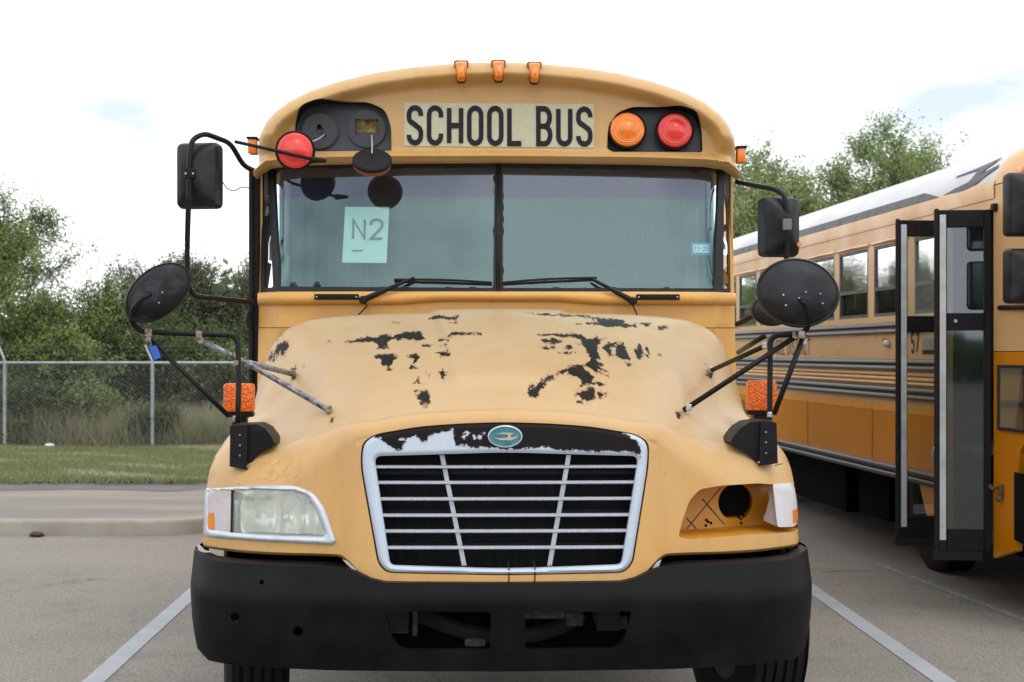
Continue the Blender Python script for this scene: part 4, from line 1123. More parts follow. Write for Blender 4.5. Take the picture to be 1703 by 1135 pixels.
for sg in (-1, 1): wheel(BUS, sg * 1.02, 7.2, sg)

# front wall, windshield, cowl --------------------------------------
def W(x, z):
    ax = np.abs(x)
    return 2.02 + .05 * (ax / 1.2) ** 2 + .13 * (z - 1.95) + 1.1 * np.maximum(0, ax - 1.105)
def Wf(x, z): return float(W(np.array([x]), np.array([z]))[0])
GASK = [at(432, 484, 2.08), at(1223, 486, 2.08), at(1226, 300, 2.12), at(1215, 288, 2.12)]
GASK = [(-1.207, 1.962), (1.192, 1.962), (1.192, 2.655), (-1.207, 2.655)]
FW_O = [(-1.223, .80), (1.223, .80), (1.223, 2.68), (-1.223, 2.68)]
part('front_wall', panel(FW_O, [GASK], W, .022, rims=[(GASK, .04)]), PAINT_COWL, BUS, smooth=True, angle=30)
def q4(pts): return roundpoly(ats(pts, 2.07), .012, 3)
PANE_L = q4([(466, 477), (820, 480), (823, 276), (450, 276)])
PANE_R = q4([(836, 480), (1187, 480), (1201, 280), (837, 276)])
QTR_L = q4([(436, 478), (453, 478), (438, 276), (433, 276)]); QTR_R = q4([(1205, 480), (1219, 480), (1219, 280), (1212, 280)])
GASK_O = [(x + (.006 if x > 0 else -.006), z + (.006 if z > 2.3 else -.006)) for x, z in GASK]
gk = panel(GASK_O, [PANE_L, PANE_R, QTR_L, QTR_R], lambda x, z: W(x, z) - .012, .018, rims=[(PANE_L, .02), (PANE_R, .02), (QTR_L, .02), (QTR_R, .02), (GASK_O, .010)])
part('windshield_gasket', gk, GASKET, BUS, smooth=True, angle=40)
for pn in (PANE_L, PANE_R): part('windshield_pane', panel([(np.mean([p[0] for p in pn]) + (a - np.mean([p[0] for p in pn])) * 1.012, 2.28 + (b - 2.28) * 1.02) for a, b in pn], [], lambda x, z: W(x, z) + .003, .03), WSCREEN, BUS, smooth=True)
for pn in (QTR_L, QTR_R): part('quarter_pane', panel(pn, [], lambda x, z: W(x, z) + .002, .05), QTRGL, BUS, smooth=True)
for sg in (-1, 1):
    mb = MB(); mb.box((sg * 1.155, 2.235, 2.3), (.09, .02, .72)); part('cabin_corner_post', mb, CABIN, BUS)
# rounded centre bar
mb = MB(); mb.tube([Vector((at(828.5, 480, 2.05)[0], Wf(0, 1.97) - .012, 1.97)), Vector((at(829.5, 280, 2.05)[0], Wf(0, 2.62) - .012, 2.62))], .011, 10); part('windshield_divider', mb, GASKET, BUS, smooth=True)
# cowl lip: a rolled ledge under the glass
cp = [(1.956, -.002), (1.957, -.035), (1.95, -.05), (1.925, -.056), (1.908, -.05), (1.898, -.034), (1.89, -.004)]
mb = MB(); xs = np.linspace(-1.222, 1.222, 41); vs = []
for x in xs:
    for z, d in cp:
        dz = .018 * ss((.55 - abs(x)) / .3) if z < 1.93 else 0
        vs.append((x, Wf(min(1.1, abs(x)), z) + 1.1 * max(0, abs(x) - 1.105) + d, z + float(dz)))
k = len(cp); mb.add(vs, [(i * k + j, (i + 1) * k + j, (i + 1) * k + j + 1, i * k + j + 1) for i in range(40) for j in range(k - 1)])
part('cowl_ledge', mb, PAINT_COWL, BUS, smooth=True)
mb = MB(); mb.box((0, 2.008, 1.775), (2.43, .012, .004)); part('cowl_seam', mb, UNDER, BUS)
for a0, a1 in ((523, 597), (1058, 1130)):
    x0, z = at(a0, 497, 1.98); x1, _ = at(a1, 497, 1.98)
    mb = MB(); mb.box(((x0 + x1) / 2, Wf(.7, 1.93) - .062, 1.929), (x1 - x0, .018, .029), bev=.004); g = part('cowl_handle', mb, BLACK, BUS, angle=30)
    mb = MB()
    for x in (x0 + .012, x1 - .012): mb.lathe([(.005, 0), (.004, -.004)], 8, Matrix.Translation((x, Wf(.7, 1.93) - .071, 1.929)))
    part('handle_screws', mb, BOLT, g)['kind'] = 'stuff'
for (piv, elb, b0, b1) in (((606, 500), (690, 463), (656, 466), (818, 471)), ((1050, 502), (985, 466), (992, 463), (836, 471))):
    def wp(p, l): x, z = at(*p, 2.04); return Vector((x, Wf(x, z) - l, z))
    mb = MB(); mb.tube([wp(piv, .075), wp(((piv[0] * .45 + elb[0] * .55), (piv[1] * .45 + elb[1] * .55)), .07), wp(elb, .05)], [.016, .011, .007], 8); mb.lathe([(.021, .02), (.021, -.012), (.015, -.02)], 14, Matrix.Translation(wp(piv, .07)))
    wa = part('wiper', mb, BLACK, BUS, smooth=True, angle=40)
    mb = MB(); mb.tube([wp(b0, .03), wp(((b0[0] + b1[0]) / 2, (b0[1] + b1[1]) / 2 - 2.5), .04), wp(b1, .03)], .0065, 6, fil=.2)
    mb.tube([wp((b0[0], b0[1] + 2), .016), wp((b1[0], b1[1] + 2), .016)], .004, 5); part('wiper_blade', mb, RUBBER, wa)
    mb = MB(); sx = -1 if piv[0] < 800 else 1
    mb.tube([wp((piv[0] - sx * 2, piv[1] + 3), .06), wp((piv[0] + sx * -6 if sx < 0 else piv[0] + 2, piv[1] + 10), .05), wp((piv[0] + sx * 9, piv[1] + 25), .04)], .0035, 6); part('washer_hose', mb, RUBBER, wa)
# paper on the inside of the glass: a thing of its own
def wpt(px, py, l): x, z = at(px, py, 2.07); return Vector((x, Wf(x, z) + l, z))
def quad_sheet(c4, l, n=6, curl=.004):
    mb = MB()
    for i in range(n + 1):
        for j in range(n + 1):
            u, v = i / n, j / n
            px = (c4[0][0] * (1 - u) + c4[1][0] * u) * (1 - v) + (c4[3][0] * (1 - u) + c4[2][0] * u) * v
            py = (c4[0][1] * (1 - u) + c4[1][1] * u) * (1 - v) + (c4[3][1] * (1 - u) + c4[2][1] * u) * v
            p = wpt(px, py, l); p.y += curl * math.sin(u * 3) * v; mb.v.append(tuple(p))
    for i in range(n):
        for j in range(n): a = i * (n + 1) + j; mb.f.append((a, a + 1, a + n + 2, a + n + 1))
    return mb
def busthing(o):
    """place a loose thing built in bus coordinates"""
    o.location = (BX, BY, 0); o.rotation_euler = (0, 0, BA); return o
NP = busthing(part('paper_sign', quad_sheet([(573, 343), (647, 344), (643, 438), (569, 437)], .008), PAPER))
tag(NP, 'white paper sheet printed N2 taped inside the windshield', 'paper sign')
o0 = wpt(587, 397, .004); o0.y -= .002
nb = MB(); lettering(nb, 'N2', .097, .125, lambda u, v, l: Vector((o0.x + u, Wf(o0.x + u, o0.z + v) + .0045 - l, o0.z + v)), w=.6, gap=.32)
nb.ribbon([(-.005, -.062), (.05, -.06)], .006, lambda u, v: Vector((o0.x + u, Wf(o0.x + u, o0.z + v) + .0045, o0.z + v)))
part('printed_lettering', nb, INK, NP)
st = part('inspection_sticker', quad_sheet([(1150, 403), (1184, 403), (1184, 424), (1150, 424)], .0065, 2, 0), STICKB, BUS)
part('sticker_centre', quad_sheet([(1154, 406.5), (1180, 406.5), (1180, 420), (1154, 420)], .0055, 2, 0), PAPER, st)
o1 = wpt(1156, 417, .0045); mb = MB(); lettering(mb, '11-22', .022, .14, lambda u, v, l: Vector((o1.x + u, Wf(o1.x + u, o1.z + v) + .0048 - l, o1.z + v)), w=.42, gap=.25); part('sticker_lettering', mb, INK, st)

# roof cap ----------------------------------------------------------
ARCH = [(1.232, 2.60), (1.228, 2.68), (1.212, 2.755), (1.18, 2.82), (1.135, 2.872), (1.06, 2.928), (.95, 2.982), (.80, 3.032), (.62, 3.075), (.42, 3.105), (.2, 3.125), (0, 3.132)]
ARCH = ARCH + [(-x, z) for x, z in ARCH[-2::-1]]
LIP = [(-1.225, 2.535), (-1.205, 2.565), (-1.15, 2.588), (-1.05, 2.60), (-.7, 2.608), (0, 2.612), (.7, 2.608), (1.05, 2.60), (1.15, 2.588), (1.205, 2.565), (1.225, 2.535)]
CAP_O = ARCH + LIP
def cap_y(x, z):
    d = polydist(ARCH, x, z, closed=False)
    base = 1.965 + .07 * (z - 2.6) + .05 * (np.abs(x) / 1.22) ** 4
    side = ss((z - 2.62) / .12)
    rimw = .092
    y = base - .10 * (1 - ss((d - rimw) / .05)) * side
    q = np.clip(1 - d / rimw, 0, 1)
    y = y + (.30) * (1 - np.sqrt(np.maximum(0, 1 - q * q)))
    lip = polydist(LIP, x, z, closed=False)
    y = y - .06 * ss((.06 - lip) / .05) + .07 * ss((.016 - lip) / .016)
    return y
BOX_L = roundpoly(ats([(489, 251), (490, 205), (503, 178), (530, 168), (612, 169), (640, 182), (650, 210), (651, 251)], 1.97), [.012, .03, .03, .03, .03, .03, .03, .012], 4)
BOX_R = roundpoly(ats([(1010, 247), (1011, 218), (1025, 188), (1052, 177), (1130, 178), (1157, 188), (1168, 212), (1169, 252), (1019, 253)], 1.97), [.006, .02, .03, .03, .03, .03, .03, .01, .006], 4)
# rings of points parallel to the brow so that its moulding stays crisp
_ac = np.array(densify([tuple(p) for p in np.stack([pch(np.arange(len(ARCH)), [p[k] for p in ARCH], np.linspace(0, len(ARCH) - 1, 160)) for k in (0, 1)], 1)], .012, False))
ARCH = [tuple(p) for p in _ac[::3]] if False else ARCH
_t = np.gradient(_ac, axis=0); _t /= np.linalg.norm(_t, axis=1)[:, None]; _nn = np.stack([-_t[:, 1], _t[:, 0]], 1)
_nn *= np.where((_nn * (np.array([0, 2.7]) - _ac)).sum(1) > 0, 1, -1)[:, None]
_ring = np.concatenate([_ac + _nn * d for d in (.008, .018, .03, .044, .06, .076, .088, .094, .1, .107, .114, .122, .13, .138, .146, .155)])
_ring = _ring[np.abs(polydist(ARCH, _ring[:, 0], _ring[:, 1], closed=False)) < .158]
_lp = np.array(densify(LIP, .012, False)); _ring = np.concatenate([_ring] + [_lp + np.array([0, q]) for q in (.005, .01, .016, .022, .03, .04, .05, .06)])
_dl = polydist(LIP, _ring[:, 0], _ring[:, 1], closed=False); _da = polydist(ARCH, _ring[:, 0], _ring[:, 1], closed=False)
CAP = part('roof_cap', panel(CAP_O, [BOX_L, BOX_R], cap_y, .0145, rims=[(CAP_O, .13), (BOX_L, .02), (BOX_R, .02)], extra=_ring,
           skip=lambda x, z: (polydist(ARCH, x, z, closed=False) < .162) | (polydist(LIP, x, z, closed=False) < .066)), PAINT_CAP, BUS, smooth=True, angle=60)
def capp(px, py, l=0.0):
    x, z = at(px, py, 1.95); y = float(cap_y(np.array([x]), np.array([z]))[0]); x, z = at(px, py, y); return Vector((x, y - l, z))
for bx in (BOX_L, BOX_R):
    A = np.array(densify(bx, .02)); n = len(A); yf = cap_y(A[:, 0], A[:, 1]) - .004
    mb = MB(); mb.add([(A[i, 0], yf[i], A[i, 1]) for i in range(n)] + [(A[i, 0] * .999, 2.055, A[i, 1]) for i in range(n)], [(i, (i + 1) % n, n + (i + 1) % n, n + i) for i in range(n)])
    lb = part('lamp_box', mb, BLACK, CAP, smooth=True, angle=40)
    hl = []
    if bx is BOX_L: hl = [ats([(592, 197), (628, 194), (629, 220), (593, 219)], 2.03)]
    part('lamp_box_plate', panel([tuple(a) for a in A], hl, lambda x, z: 2.055 - .22 * (2.82 - z) * .55, .04, rims=[(h, .01) for h in hl]), mat('lamp_plate_grey', (.035, .037, .044), (.055, .057, .064), rough=.5, scale=10), lb)
    if bx is BOX_L:
        mb = MB(); c = at3(610, 208, 2.075); mb.box(c, (.16, .01, .11)); part('torn_hole_backing', mb, mat('bare_insulation', (.5, .34, .12), (.08, .05, .03), rough=.9, scale=26), lb)
def lamp_axis(c, n):
    n = Vector(n).normalized(); q = Vector((0, -1, 0)).rotation_difference(n); return Matrix.Translation(c) @ q.to_matrix().to_4x4()
lens_prof = [(.086, .004), (.086, -.014), (.081, -.022), (.073, -.022), (.0705, -.0275), (.061, -.0278), (.0585, -.0325), (.049, -.0328), (.0465, -.0365), (.037, -.0368), (.0345, -.0395), (.025, -.0397), (.0225, -.042), (.002, -.0425)]
def warning_lamp(c, n, lens, label, hanging=False):
    if hanging: lens = SHADED_AMBER
    M = lamp_axis(c, n); mb = MB()
    mb.lathe([(.09, .024), (.096, .018), (.097, .004), (.09, .002)] if hanging else [(.088, .038), (.097, .02), (.098, -.004), (.093, -.009), (.086, -.006)], 36, M)
    o = part('warning_lamp', mb, BLACK, BUS, smooth=True, angle=40, label=label)
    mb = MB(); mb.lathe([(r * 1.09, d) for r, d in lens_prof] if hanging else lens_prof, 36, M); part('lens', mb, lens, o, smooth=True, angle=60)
    mb = MB()
    for k in range(8):
        a = 2 * PI * (k + .5) / 8; mb.lathe([(.0045, 0), (.004, -.016)], 6, M @ Matrix.Translation((.0885 * math.cos(a), 0, .0885 * math.sin(a))))
    part('lens_screws', mb, BLACK, o)['kind'] = 'stuff'; return o
warning_lamp(at3(1043, 217, 1.985), (0, -1, .12), AMBERL, 'amber warning lamp in the right lamp box')
warning_lamp(at3(1122, 218, 1.985), (0, -1, .12), REDL, 'red warning lamp in the right lamp box')
red_c, amb_c = at3(491, 251, 1.80), at3(619, 271, 1.80)
warning_lamp(red_c, (.06, -1, -.05), REDL, 'red warning lamp hanging by its wire from the left lamp box')
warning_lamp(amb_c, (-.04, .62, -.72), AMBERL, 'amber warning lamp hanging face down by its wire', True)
mb = MB(); mb.tube([at3(540, 224, 2.02), at3(528, 233, 1.93), red_c + Vector((.04, .04, .04))], .0035, 6, fil=.05); part('lamp_wire', mb, SEALW, BUS)
mb = MB(); mb.tube([at3(618, 225, 2.02), at3(619, 240, 1.95), amb_c + Vector((.0, -.02, .045))], .0035, 6, fil=.05); part('lamp_wire', mb, SEALW, BUS)
for px, py in ((532, 218), (610, 215)):      # round bases the lost lamps sat on
    mb = MB(); M = Matrix.Translation(at3(px, py, 2.03))
    mb.lathe([(.094, .01), (.094, -.004), (.09, -.006), (.088, -.003)] + ([(.02, -.003), (.012, .004), (.002, .004)] if px < 600 else []), 32, M)
    if px > 600:
        mb = MB(); R_, r_ = .094, .058
        for k in range(32):
            a = 2 * PI * k / 32; cx, cz = math.cos(a), math.sin(a); m_ = max(abs(cx), abs(cz))
            mb.v += [(R_ * cx, -.004, R_ * cz), (r_ * cx / m_, -.004, r_ * .72 * cz / m_ + .008)]
        mb.v = [tuple(M @ Vector(p)) for p in mb.v]
        mb.f = [(2 * k, 2 * ((k + 1) % 32), 2 * ((k + 1) % 32) + 1, 2 * k + 1) for k in range(32)]
    part('lamp_base', mb, mat('lamp_plate_grey', (0, 0, 0)), BUS, smooth=True, angle=30)
mb = MB(); mb.lathe([(.012, 0), (.010, -.003)], 12, Matrix.Translation(at3(531, 211, 2.02))); mb.lathe([(.007, 0), (.006, -.003)], 10, Matrix.Translation(at3(540, 225, 2.02))); part('wire_holes', mb, DARKVOID, BUS)['kind'] = 'stuff'
# sign
sg4 = [at(672, 170, 1.96), at(988, 172, 1.96), at(988, 246, 1.96), at(672, 243, 1.96)]
SG = part('sign_panel', panel(sg4, [], lambda x, z: cap_y(x, z) - .003, .03, rims=[(sg4, .004)]), SIGNPANEL, BUS, smooth=True, angle=40, label='cream reflective sign reading SCHOOL BUS above the windshield')
mb = MB(); p0 = at(680, 237.5, 1.96); p1 = at(982, 239.5, 1.96); hgt = at(680, 178.5, 1.96)[1] - p0[1]
slope = (p1[1] - p0[1]) / (p1[0] - p0[0])
tmpw = lettering(MB(), 'SCHOOL BUS', 1.0, .15, lambda u, v, l: Vector((u, 0, v)), w=.40, gap=.275) - .275
sx = (p1[0] - p0[0]) / (tmpw * hgt)
def sfn(u, v, l):
    x = p0[0] + u * sx; z = p0[1] + v + slope * u
    return Vector((x, float(cap_y(np.array([x]), np.array([z]))[0]) - .006 - l, z))
lettering(mb, 'SCHOOL BUS', hgt, .155, sfn, w=.40, gap=.275); part('sign_lettering', mb, SIGNINK, SG)
mb = MB()
for px in list(range(700, 1180, 36)) + [455, 470, 668]:
    mb.lathe([(.004, 0), (.003, -.003)], 6, Matrix.Translation(capp(px, 258 + (4 if px > 1100 else 0), 0)))
part('cap_rivets', mb, PAINT, CAP)['kind'] = 'stuff'
# clearance lamps on the brow
for px, py in ((767, 119), (829, 118), (889, 121)):
    c = capp(px, py, .0); sc = .066
    pl = [(-.5, .72), (-.36, .8), (.36, .8), (.5, .72), (.30, -.62), (.2, -.74), (-.2, -.74), (-.3, -.62)]
    mb = MB(); n = 8
    for f, d in ((1.0, .05), (1.0, -.015), (.72, -.045), (.2, -.052)): mb.v += [(c.x + a * sc * f, c.y + d + .02 * (b > 0), c.z + b * sc * f) for a, b in pl]
    for i in range(3):
        for j in range(n): mb.f.append((i * n + j, i * n + (j + 1) % n, (i + 1) * n + (j + 1) % n, (i + 1) * n + j))
    mb.f.append(tuple(3 * n + j for j in range(n)))
    o = part('clearance_lamp', mb, AMBER, BUS, smooth=True, angle=35)
    mb = MB(); mb.prism([(c.x + a * sc * 1.12, c.z + b * sc * 1.07) for a, b in pl], c.y + .008, c.y + .05); part('lamp_base', mb, BLACK, o)
for px, py, sg in ((421, 245, -1), (1231, 260, 1)):
    c = at3(px, py, 2.2); mb = MB(); mb.box(c, (.045, .09, .075), bev=.008); o = part('side_marker_lamp', mb, AMBER, BUS, angle=40)
    mb = MB(); mb.box(c + Vector((0, 0, .042)), (.055, .1, .012), bev=.003); part('lamp_hood', mb, BLACK, o)

# body shell behind the cap ----------------------------------------
BL = 9.6
mb = MB(); AR = [(x * .995, z - .01) for x, z in ARCH]; n = len(AR)
for y in (2.2, BL): mb.v += [(x, y, z) for x, z in AR]
mb.f = [(i, i + 1, n + i + 1, n + i) for i in range(n - 1)]; RF = part('roof', mb, PAINT, BUS, smooth=True)
mb = MB()
for y in (2.3, BL - .02): mb.v += [(x * .96, y, z - .05) for x, z in AR]
mb.f = [(i, i + 1, n + i + 1, n + i) for i in range(n - 1)]; part('ceiling_lining', mb, CABIN, RF, smooth=True)
def side_panel(x, y0, y1, z0, z1, holes, m, name, parent, thick, xfn=None):
    out = [(y0, z0), (y1, z0), (y1, z1), (y0, z1)] if not isinstance(z0, list) else z0
    V, F = triangulate(out, holes, []); mb = MB(); k = len(V)
    mb.add([(x, a, b) for a, b in V], F.tolist()); mb.add([(x + thick, a, b) for a, b in V], F.tolist())
    for L in [out] + list(holes):
        q = len(L); mb.add([(x, a, b) for a, b in L] + [(x + thick, a, b) for a, b in L], [(i, (i + 1) % q, q + (i + 1) % q, q + i) for i in range(q)])
    return part(name, mb, m, parent)
wins = [[(y, 2.0), (y + .58, 2.0), (y + .58, 2.52), (y, 2.52)] for y in np.arange(3.05, 9.0, .7)]
drv = [[(2.3, 1.85), (2.9, 1.85), (2.9, 2.5), (2.3, 2.5)]]
for sg in (-1, 1):
    wall = side_panel(sg * 1.22, 2.22, BL, .78, 2.64, wins + drv, PAINT, 'side_wall', BUS, -sg * .012)
    side_panel(sg * 1.204, 2.3, BL - .05, .95, 2.62, wins + drv, CABIN, 'cabin_side_lining', wall, -sg * .05)
    for wdw in wins + drv:
        mb = MB(); mb.add([(sg * 1.205, a, b) for a, b in wdw], [(0, 1, 2, 3)]); part('side_window', mb, SIDEGL, wall)
    for z in (1.86, 1.5, 1.2, .85):
        mb = MB(); mb.box((sg * 1.23, 6.3, z), (.025, 6.5, .05), bev=.008); part('rub_rail', mb, RAIL, wall)
side_end = [(-.5, 1.9), (.5, 1.9), (.5, 2.6), (-.5, 2.6)]
part('rear_wall', panel([(-1.21, .8), (1.21, .8)] + [(x * .99, z - .005) for x, z in ARCH], [], lambda x, z: BL + 0 * x, .3), CABIN, BUS)
mb = MB(); mb.box((0, 5.95, .95), (2.36, 7.2, .05)); part('cabin_floor', mb, DASH, BUS)
mb = MB(); mb.box((0, 2.27, 1.45), (2.3, .08, .95)); mb.box((0, 2.3, 1.9), (2.2, .28, .09), bev=.03); part('dashboard', mb, DASH, BUS)
sw = MB(); c = Vector((.55, 2.62, 1.9)); tl = math.radians(35)
sw.tube([c + Vector((.22 * math.cos(a), -.22 * math.sin(a) * math.sin(tl) * -1, .22 * math.sin(a) * math.cos(tl))) for a in np.linspace(0, 2 * PI, 33)], .014, 8, caps=False)
sw.tube([c, c + Vector((0, -.25, -.3))], .03, 8); sw.tube([c + Vector((-.21, 0, 0)), c + Vector((.21, 0, 0))], .012, 6); part('steering_wheel', sw, BLACK, BUS, smooth=True)
mb = MB(); mb.box((0, 0, 0), (.95, .12, .62), bev=.04); mb.box((0, -.22, -.3), (.95, .4, .1), bev=.03)
s0 = None
for y in np.arange(3.6, 9.3, .75):
    for x in (-.66, .66):
        if s0 is None: s0 = part('seat', mb, SEATV, BUS, smooth=True, angle=40); o = s0
        else: o = link(s0.copy(), BUS)
        o.location = (x, y, 1.62)
mb = MB(); mb.box((.55, 3.1, 1.75), (.5, .12, .8), bev=.04); mb.box((.55, 2.9, 1.4), (.5, .45, .1), bev=.03); part('driver_seat', mb, SEATV, BUS, smooth=True, angle=40)
c = at3(818, 345, 2.35); mb = MB(); mb.lathe([(.085, 0), (.08, -.02), (.04, -.03), (.01, -.032)], 24, Matrix.Translation(c)); part('cabin_fan', mb, CABIN, BUS, smooth=True)
# entry door edge standing proud of the right-hand side
mb = MB(); mb.box((-1.248, 2.55, 1.72), (.05, .7, 1.75), bev=.006); DR = part('entry_door', mb, BLACK, BUS)
mb = MB(); mb.box((-1.262, 2.19, 1.72), (.02, .03, 1.75), bev=.004); part('door_rubber', mb, RUBBER, DR)
mb = MB(); mb.tube([at3(415, 518, 2.15), at3(412, 532, 2.15), at3(415, 545, 2.15)], .014, 8); part('door_hinge', mb, BLACK, DR)

# mirrors -----------------------------------------------------------
def mirror_housing(name, c, w, h, yaw, parent, tilt=0.0, label=None):
    """rear-view mirror: rounded shell with a four-sided pyramid back towards the front"""
    M = Matrix.Translation(c) @ Matrix.Rotation(yaw, 4, 'Z') @ Matrix.Rotation(tilt, 4, 'Y')
    base = roundpoly([(-w / 2, -h / 2), (w / 2, -h / 2), (w / 2, h / 2), (-w / 2, h / 2)], .03, 4); n = len(base)
    mb = MB()
    rings = [(1.0, .05), (1.02, .0), (.985, -.028), (.93, -.042)]
    for f, d in rings: mb.v += [tuple(M @ Vector((x * f, d, z * f))) for x, z in base]
    for i in range(len(rings) - 1):
        for j in range(n): mb.f.append((i * n + j, i * n + (j + 1) % n, (i + 1) * n + (j + 1) % n, (i + 1) * n + j))
    b = (len(rings) - 1) * n; ap = [(0, -h * .14), (0, h * .14)]
    q = len(mb.v); mb.v += [tuple(M @ Vector((a, -.125, z))) for a, z in ap]
    for j in range(n):
        x, z = base[j]; x2, z2 = base[(j + 1) % n]
        t0 = q + (1 if z > 0 and abs(z) / h > abs(x) / w * .0 and z > 0 else 0); t1 = q + (1 if z2 > 0 else 0)
        mb.f.append((b + j, b + (j + 1) % n, t1) if t0 == t1 else (b + j, b + (j + 1) % n, t1, t0))
    o = part(name, mb, MIRRORB, parent, smooth=True, angle=18, label=label)
    g = MB(); g.add([M @ Vector((x * .94, .051, z * .94)) for x, z in base], [tuple(range(n))]); part('mirror_glass', g, MIRRORG, o)
    return o, M
def bolts(pts, parent, r=.0055, name='bolts'):
    mb = MB()
    for p in pts: mb.lathe([(r, .004), (r, -.002), (r * .6, -.005)], 8, Matrix.Translation(p))
    o = part(name, mb, BOLT, parent); o['kind'] = 'stuff'; return o
def dish(name, c, rx, rz, roll, nrm, parent, label):
    """convex crossview mirror seen from behind: oval black shell"""
    q = Vector((0, -1, 0)).rotation_difference(Vector(nrm).normalized()).to_matrix().to_4x4()
    M = Matrix.Translation(c) @ q @ Matrix.Rotation(roll, 4, 'Y')
    prof = [(1.0, .03), (1.02, .018), (1.02, .004), (.985, -.006), (.95, -.004), (.9, -.012), (.75, -.028), (.55, -.038), (.3, -.043), (.02, -.045)]
    mb = MB(); mb.lathe(prof, 48, M, rx, rz); o = part(name, mb, SCUFF if 'chalky' in label else MIRRORB, parent, smooth=True, angle=60, label=label)
    g = MB(); g.lathe([(.985, .031), (.9, .06), (.7, .095), (.4, .12), (.02, .13)], 40, M, rx, rz); part('mirror_glass', g, MIRRORG, o, smooth=True)
    return o, M

# image-left: tall arm with the flat mirror
MY = 1.72
ml, _ = mirror_housing('side_mirror', at3(331, 293, MY + .03), .206, .315, math.radians(-10), BUS, label='black rear-view mirror on the tall left arm')
mb = MB(); mb.tube([at3(424, 285, 2.1), at3(405, 276, 1.98), at3(383, 238, 1.86), at3(340, 222, 1.70), at3(319, 232, 1.66), at3(315, 262, 1.63), at3(314, 330, 1.62), at3(311, 430, 1.66), at3(311, 470, 1.68), at3(321, 493, 1.72), at3(420, 503, 2.08)], .0128, 10, fil=.05, fseg=5)
arm = part('mirror_arm', mb, TUBE, ml, smooth=True)
mb = MB(); mb.box(at3(315, 289, 1.625), (.045, .03, .05), bev=.006); part('arm_clamp', mb, BLACK, ml)
bolts([at3(309, 289, 1.6), at3(321, 289, 1.6)], ml)
mb = MB(); mb.tube([at3(391, 236, 1.83), at3(450, 249, 1.78), at3(527, 267, 1.72)], .0085, 8); mb.tube([at3(518, 266, 1.73), at3(543, 268, 1.74)], [.018, .008], 8)
part('brace_rod', mb, TUBE, ml, smooth=True, label='thin black rod running from the left mirror arm across the hanging red lamp')
mb = MB(); mb.tube([at3(368, 300, 1.8), at3(378, 315, 1.85), at3(390, 319, 1.9), at3(401, 311, 1.95), at3(420, 314, 2.1)], .0025, 5, fil=.03); part('loose_wire', mb, TUBE, ml)
mb = MB(); mb.tube([at3(310, 330, 1.61), at3(308, 400, 1.64), at3(309, 412, 1.64)], .003, 5); part('mirror_cable', mb, RUBBER, ml)

# image-left crossview mirror on its fender bracket
CY = .62
dl, DM = dish('crossview_mirror', at3(263, 486, CY), .155, .098, math.radians(-42), (.32, -1, .18), BUS, 'oval black crossview mirror with chalky scuffs over the left fender')
mb = MB(); mb.tube([at3(250, 489, CY - .07), at3(237, 496, CY - .10), at3(220, 516, CY - .09), at3(217, 532, CY), at3(232, 552, CY + .02), at3(330, 556, CY + .06), at3(388, 558, CY + .08), at3(396, 570, CY + .08), at3(397, 640, CY + .05), at3(395, 715, CY - .01)], .0118, 10, fil=.045, fseg=5)
part('mirror_arm', mb, TUBE, dl, smooth=True)
mb = MB(); mb.tube([at3(246, 562, CY + .01), at3(381, 693, CY + .01)], .0105, 8); part('support_strut', mb, TUBE, dl, smooth=True)
h1, h2 = on(548, 682, .02), on(489, 622, .02)
mb = MB(); mb.tube([at3(333, 566, CY + .05), at3(425, 612, CY + .3), h1], .0125, 8); part('support_strut', mb, WORN, dl, smooth=True, label='strut with its black paint worn to bare metal')
mb = MB(); mb.tube([at3(412, 603, CY + .27), h2], .0125, 8); part('support_strut', mb, WORN, dl, smooth=True, label='short strut with its black paint worn to bare metal')
for p, s_ in ((at3(247, 554, CY), .022), (at3(247, 565, CY), .017), (at3(331, 557, CY + .04), .02), (at3(334, 567, CY + .05), .017), (h1 + Vector((0, -.01, .005)), .02), (h2 + Vector((0, -.01, .005)), .02), (at3(391, 697, CY + .01), .018), (at3(393, 604, CY + .06), .015)):
    mb = MB(); mb.box(p, (s_ * 1.2, s_ * 1.2, s_ * 1.5), bev=.004); part('rusty_clamp', mb, RUST, dl)
bolts([at3(*p, CY - .05) for p in ((222, 494), (230, 487), (250, 489), (270, 487), (243, 503), (264, 504), (218, 507))], dl, .0045)
def fender_bracket(pl, back_pl, sgn, parent):
    """black box bracket: bolted upright plate and a curved gusset on the fender"""
    yb = .42
    mb = MB(); poly = [at(a, b, yb) for a, b in pl]; mb.prism(poly, yb - .01, yb + .22); o = part('mirror_bracket', mb, BLACK, parent, angle=30)
    mb = MB(); poly = [at(a, b, yb) for a, b in back_pl]; mb.prism(poly, yb - .034, yb - .004); part('bracket_plate', mb, BLACK, o)
    return o
gl_ = [(387, 707), (428, 706), (442, 713), (452, 726), (458, 739), (440, 748), (425, 760), (416, 778), (410, 781), (386, 775)]
bl = fender_bracket(gl_, [(385, 708), (413, 707), (413, 781), (384, 775)], -1, dl)
bolts([at3(399, y_, .385) for y_ in (724, 741, 758)] + [at3(412, 776, .385)], dl, .0045)
BT = MB(); c0 = at3(250, 566, CY - .02); BT.tube([c0, at3(252, 576, CY - .03)], .002, 5)
BT.box(at3(258, 587, CY - .03), (.03, .006, .055), Matrix.Rotation(math.radians(-22), 3, 'Y'), bev=.002)
tg = busthing(part('plastic_tag', BT, BLUET)); tag(tg, 'small bright blue plastic tag hanging from the left mirror arm', 'tag')

